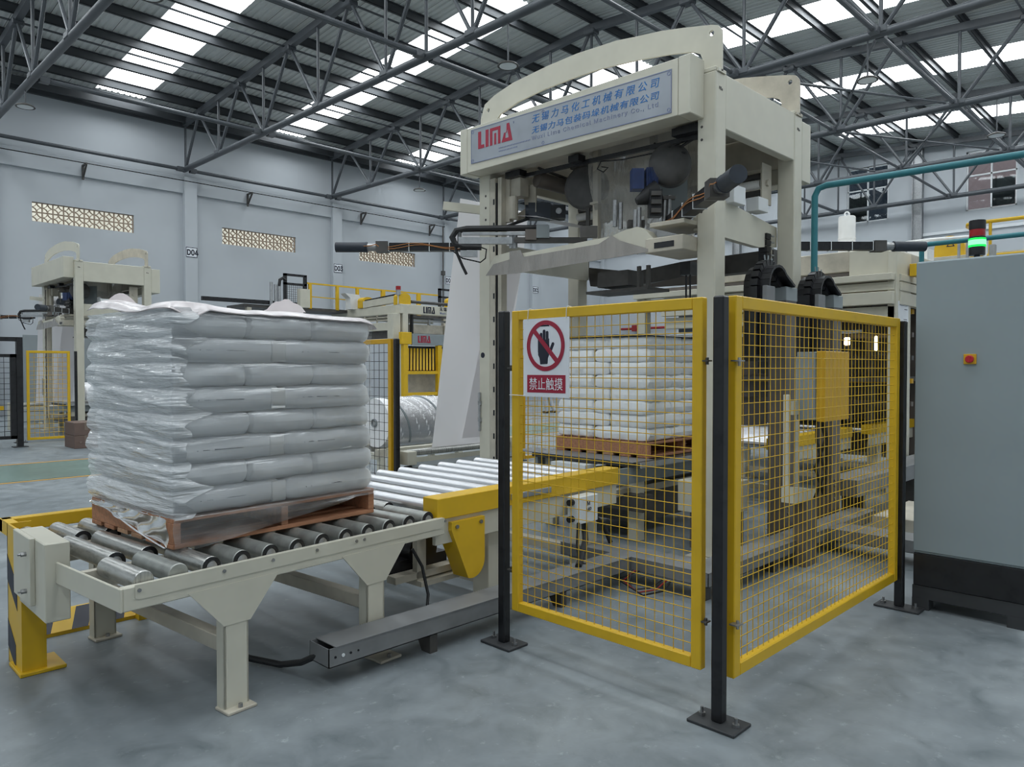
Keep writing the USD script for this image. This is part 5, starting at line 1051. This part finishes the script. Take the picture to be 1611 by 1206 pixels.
Q.part('shaft', MB().cyl((14.7, 19.1, 3.62), (16.4, 19.1, 3.62), .05, 10), M['dark_steel'], smooth=35); Q.part('arm_box', MB().bar((14.4, 19.5, 3.70), (14.25, 21.0, 3.60), .2, .22), M['cream']); Q.part('bar', MB().bar((14.4, 19.4, 3.86), (14.25, 21.0, 3.74), .06, .04), M['black'])
t = T('signal_lamp', 'small red-topped signal lamp above the middle-distance palletizer', 'signal lamp', (14.2, 18.98, 3.5)); t.part('pole', MB().cyl((14.2, 19.1, 3.5), (14.2, 19.1, 3.82), .03, 8), M['cream']); t.part('body', MB().cyl((14.2, 19.1, 3.80), (14.2, 19.1, 3.96), .075, 12), M['galv'], smooth=35); t.part('lens', MB().cyl((14.2, 19.1, 3.96), (14.2, 19.1, 4.08), .08, 12), M['lamp_red'], smooth=35)
W = T('walkway_platform', 'raised service walkway with yellow rails and black gates below the D03 sign', 'platform', (11, 22, 0))
W.part('deck', B(10.5, 20.0, 22.0, 23.2, 3.38, 3.48), M['dark_steel']); W.part('edge_beam', B(9.2, 12.6, 21.95, 22.05, 3.50, 3.62), M['black'])
for u in (10.6, 14.5, 18.5): W.part('post', B(u, u + .15, 22.0, 22.15, 0, 3.38), M['cream_old'])
W.part('hand_rail', MB().bar((12.66, 22.0, 4.28), (18.2, 22.0, 4.26), .05, .05), M['yellow']); W.part('mid_rail', MB().bar((12.66, 22.0, 3.85), (14.3, 22.0, 3.83), .03, .03), M['yellow'])
for u in (12.72, 13.75, 14.55, 15.6, 17.2): W.part('rail_post', B(u, u + (.10 if u < 15 else .16), 21.96, 22.04, 3.45, 4.27), M['yellow'])
for a, b in ((11.83, 12.64), (18.25, 19.0)):
    gt = W.part('gate', MB().box(a, a + .10, 21.96, 22.04, 3.45, 4.53).box(b - .10, b, 21.96, 22.04, 3.7, 4.5).box(a, b, 21.96, 22.04, 4.46, 4.53).box(a, b, 21.96, 22.04, 4.17, 4.24), M['black'], label='black gate frame'); mm = MB()
    for k in range(1, 12): x = a + (b - a) * k / 12; mm.box(x, x + .008, 21.99, 22.0, 3.45, 4.17)
    for k in range(1, 11): z = 3.45 + .072 * k; mm.box(a, b, 21.985, 21.995, z, z + .008)
    W.part('wire_mesh', mm, M['dark_steel'], under=gt, kind='stuff')
W.part('locker', B(12.25, 12.6, 21.7, 21.9, 3.45, 4.05), M['cream']); W.part('desk', MB().prism([(14.0, 3.48), (14.0, 3.85), (13.8, 4.0), (14.35, 3.98), (14.5, 3.6), (14.5, 3.48)], 'y', 21.5, 21.8), M['frame_white'])
for u in (11.35, 11.5, 11.62): W.part('cylinder', MB().cyl((u, 21.9, 3.48), (u, 21.9, 4.2 - (u - 11.35) * .4), .05, 10), M['galv'], smooth=35)
W.part('hose_arc', MB().tube([(11.62, 21.9, 4.1), (11.65, 21.9, 4.3), (11.75, 21.9, 4.36), (11.85, 21.9, 4.3)], .05, 8), M['rubber'], smooth=35)
# second gantry of the same make, to the left behind the wrapped load
OFF = np.array([-.42, 14.97, 0])
copy(G, np.array([5.2, 2.94, 0]) + OFF, 0, 'second cream wrapping gantry far left, beside the wrapped load')
copy(FW, np.array([5.25, 6.4, .6]) + OFF, 0, 'white film sheet rising into the far left gantry'); copy(UW, np.array([4.75, 6.2, 0]) + OFF, 0, 'cream film unwinder at the far left gantry')
copy(RL, np.array([5.8, 8.33, .42]) + OFF, 0, 'white film roll at the far left gantry'); copy(RC, np.array([5.7, 8.3, 0]) + OFF, 0, 'steel cradle under the film roll at the far left gantry')
copy(LT, np.array([5.2, 3.66, 0]) + OFF, 0, 'dark steel load table inside the far left gantry')
mesh_panel('yellow mesh safety panel in front of the far left gantry', (3.77, 17.5), (4.55, 17.5), .04, 1.85, pitch=.09, r=.004)
fence_post('black fence post right of the far left yellow panel', 4.66, 17.5, 1.85); fence_post('black fence post left of the far left yellow panel', 3.66, 17.5, 1.80)
t = T('black_gate', 'black-framed mesh gate at the far left edge', 'gate', (3.45, 16.55, 0)); t.part('post', B(3.40, 3.50, 16.5, 16.6, .012, 2.08), M['black']); t.part('foot_plate', B(3.33, 3.57, 16.45, 16.65, 0, .014), M['plinth'])
t.part('frame', MB().box(1.9, 3.40, 16.52, 16.58, 2.0, 2.08).box(1.9, 3.40, 16.52, 16.58, 1.70, 1.76).box(1.9, 3.40, 16.52, 16.58, .16, .22).box(3.30, 3.40, 16.52, 16.58, .16, 1.76), M['black']); mm = MB()
for k in range(1, 14): x = 1.9 + .1 * k; mm.box(x, x + .008, 16.54, 16.55, .2, 1.72)
for k in range(1, 15): z = .2 + .1 * k; mm.box(1.9, 3.35, 16.545, 16.555, z, z + .008)
t.part('wire_mesh', mm, M['black'], kind='stuff')
single('guard_rail', MB().box(.5, 3.4, 17.6, 17.66, .66, .74).box(.6, .68, 17.6, 17.66, 0, .66).box(3.2, 3.28, 17.6, 17.66, 0, .66), M['yellow'], 'yellow guard rail behind the black mesh gate at the far left', 'guard rail')
single('grey_partition', B(5.6, 9.5, 26.3, 26.4, 0, 2.5), M['grey_box'], 'dark grey partition standing low against the left wall', 'partition')
for z, l in ((0, 'lower of two brown cartons stacked on the floor left of the load'), (.242, 'upper of two brown cartons stacked on the floor left of the load')):
    t = T('carton', l, 'carton', (4.06, 15.4, z)); t.part('box', B(4.07 - (0 if z else .0), 4.47, 15.42, 16.05, z, z + .24, b=.006), M['carton']); t.part('tape', B(4.24, 4.30, 15.416, 16.054, z + .1, z + .242), M['carton_tape'])
    if not z:
        for k, w in enumerate((.03, .05, .04)): t.part('mark', B(4.16 + .09 * k, 4.16 + .09 * k + w, 15.413, 15.42, .10, .13), M['carton_tape'])
# fence round the film unwinder
fence_post('black fence post behind the near load, in front of the film roll', 4.60, 6.22, 1.80, yaw=0)
mesh_panel('amber mesh safety panel seen between the near load and the film roll', (4.58, 6.27), (4.58, 7.6), .15, 1.80, mat='amber', wire='dark_steel', pitch=.09, r=.003)
fence_post('black fence post just showing past the right edge of the near load', 4.58, 7.66, 1.80)
fence_post('black fence post standing beyond the rollers, left of the unwrapped load', 8.6, 8.35, 1.7)
mesh_panel('amber mesh safety panel beyond the rollers, under the no-touching sign', (8.68, 8.35), (10.6, 8.35), .02, 1.7, mat='amber', wire='amber', pitch=.1, r=.003)
single('fire_pipe', MB().tube([(U1 - .25, 19.5, 3.75), (U1 - .25, 26, 3.75)], .07, 10).box(U1 - .36, U1 - .02, 24.9, 25.2, 3.6, 3.95), M['red_pipe'], 'dark red fire pipe along the far end wall', 'pipe', smooth=35)

# ================================================================ A PERSON FAR BEHIND THE SAFETY SIGN
import manifold3d as m3
def person(loc, rot):
    t = T('person', 'person in pale grey trousers and dark shoes, legs showing just below the safety sign', 'person', loc, rot, local=True)
    def limbs(chains):
        out = None
        for ch in chains:
            for (a, ra), (b, rb) in zip(ch[:-1], ch[1:]):
                h = m3.Manifold.batch_hull([m3.Manifold.sphere(ra, 16).translate(a), m3.Manifold.sphere(rb, 16).translate(b)]); out = h if out is None else out + h
        m = out.refine_to_length(.035).to_mesh(); tm = trimesh.Trimesh(np.array(m.vert_properties[:, :3]), np.array(m.tri_verts)); trimesh.smoothing.filter_taubin(tm, iterations=12)
        return MB().add(tm.vertices, tm.faces)
    hipz, kz = .90, .48      # faces +x, left side +y
    legL = [((.02, .09, hipz), .095), ((.08, .10, kz), .058), ((.04, .10, .26), .058), ((.00, .10, .09), .042)]
    legR = [((-.02, -.09, hipz), .095), ((.02, -.10, kz), .058), ((-.08, -.10, .26), .058), ((-.16, -.10, .10), .042)]
    torso = [((0, 0, .93), .13), ((0, 0, 1.15), .125), ((0, 0, 1.34), .12), ((0, 0, 1.44), .065), ((.01, 0, 1.50), .052)]
    sh = [((0, .13, 1.36), .065), ((0, -.13, 1.36), .065)]
    arms = [[((0, .18, 1.37), .055), ((-.05, .23, 1.10), .042), ((.07, .23, .88), .032)], [((0, -.18, 1.37), .055), ((.03, -.23, 1.10), .042), ((.14, -.22, .89), .032)]]
    head = [((.015, 0, 1.57), .075), ((.0, 0, 1.63), .095), ((.03, 0, 1.56), .062)]
    t.part('body', limbs([torso, sh, head, *[a + [((a[-1][0][0] + .03, a[-1][0][1], a[-1][0][2] - .06), .028)] for a in arms]]), paint('skin', (.46, .29, .21), .5, .05, 5), smooth=True)
    t.part('trousers', limbs([[(p, r + .014) for p, r in legL], [(p, r + .014) for p, r in legR], [((0, .06, .94), .125), ((0, -.06, .94), .125)]]), paint('trousers', (.40, .43, .47), .8, .12, 6), smooth=True)
    t.part('shirt', limbs([[(p, r + .014) for p, r in torso[:3]], [(p, r + .014) for p, r in sh], *[[(p, r + .012) for p, r in a[:2]] for a in arms]]), paint('shirt', (.34, .38, .44), .8, .1, 6), smooth=True)
    t.part('hair', limbs([[((-.02, 0, 1.655), .092), ((-.045, 0, 1.60), .075)]]), M['black'], smooth=True)
    for (x, y, z) in ((.0, .10, 0), (-.16, -.10, .01)):
        t.part('shoe', limbs([[((x - .03, y, .045 + z), .042), ((x + .14, y, .035 + z), .034)]]), M['rubber'], smooth=True)
    for s in (-1, 1):
        t.part('eye', MB().lathe([(0, .006), (.008, .003), (.010, 0)], (.088, s * .032, 1.60), 8, (1, 0, 0)), M['ink'])
        t.part('ear', limbs([[((.0, s * .088, 1.60), .014), ((.0, s * .09, 1.575), .012)]]), M['skin'] if 'skin' in M else '/World/Looks/skin', smooth=True)
        a = arms[0 if s > 0 else 1][-1][0]
        for k in range(4): t.part('finger', MB().tube([(a[0] + .035, a[1] + (k - 1.5) * .016, a[2] - .075), (a[0] + .05, a[1] + (k - 1.5) * .016, a[2] - .11), (a[0] + .05, a[1] + (k - 1.5) * .015, a[2] - .14 + .006 * abs(k - 1.5))], .008, 6), '/World/Looks/skin', smooth=True)
        t.part('thumb', MB().tube([(a[0] + .05, a[1] - s * .02, a[2] - .04), (a[0] + .075, a[1] - s * .03, a[2] - .075)], .009, 6), '/World/Looks/skin', smooth=True)
    t.part('nose', limbs([[((.098, 0, 1.59), .009), ((.108, 0, 1.572), .012)]]), '/World/Looks/skin', smooth=True)
person((18.4, 16.5, 0), 100)
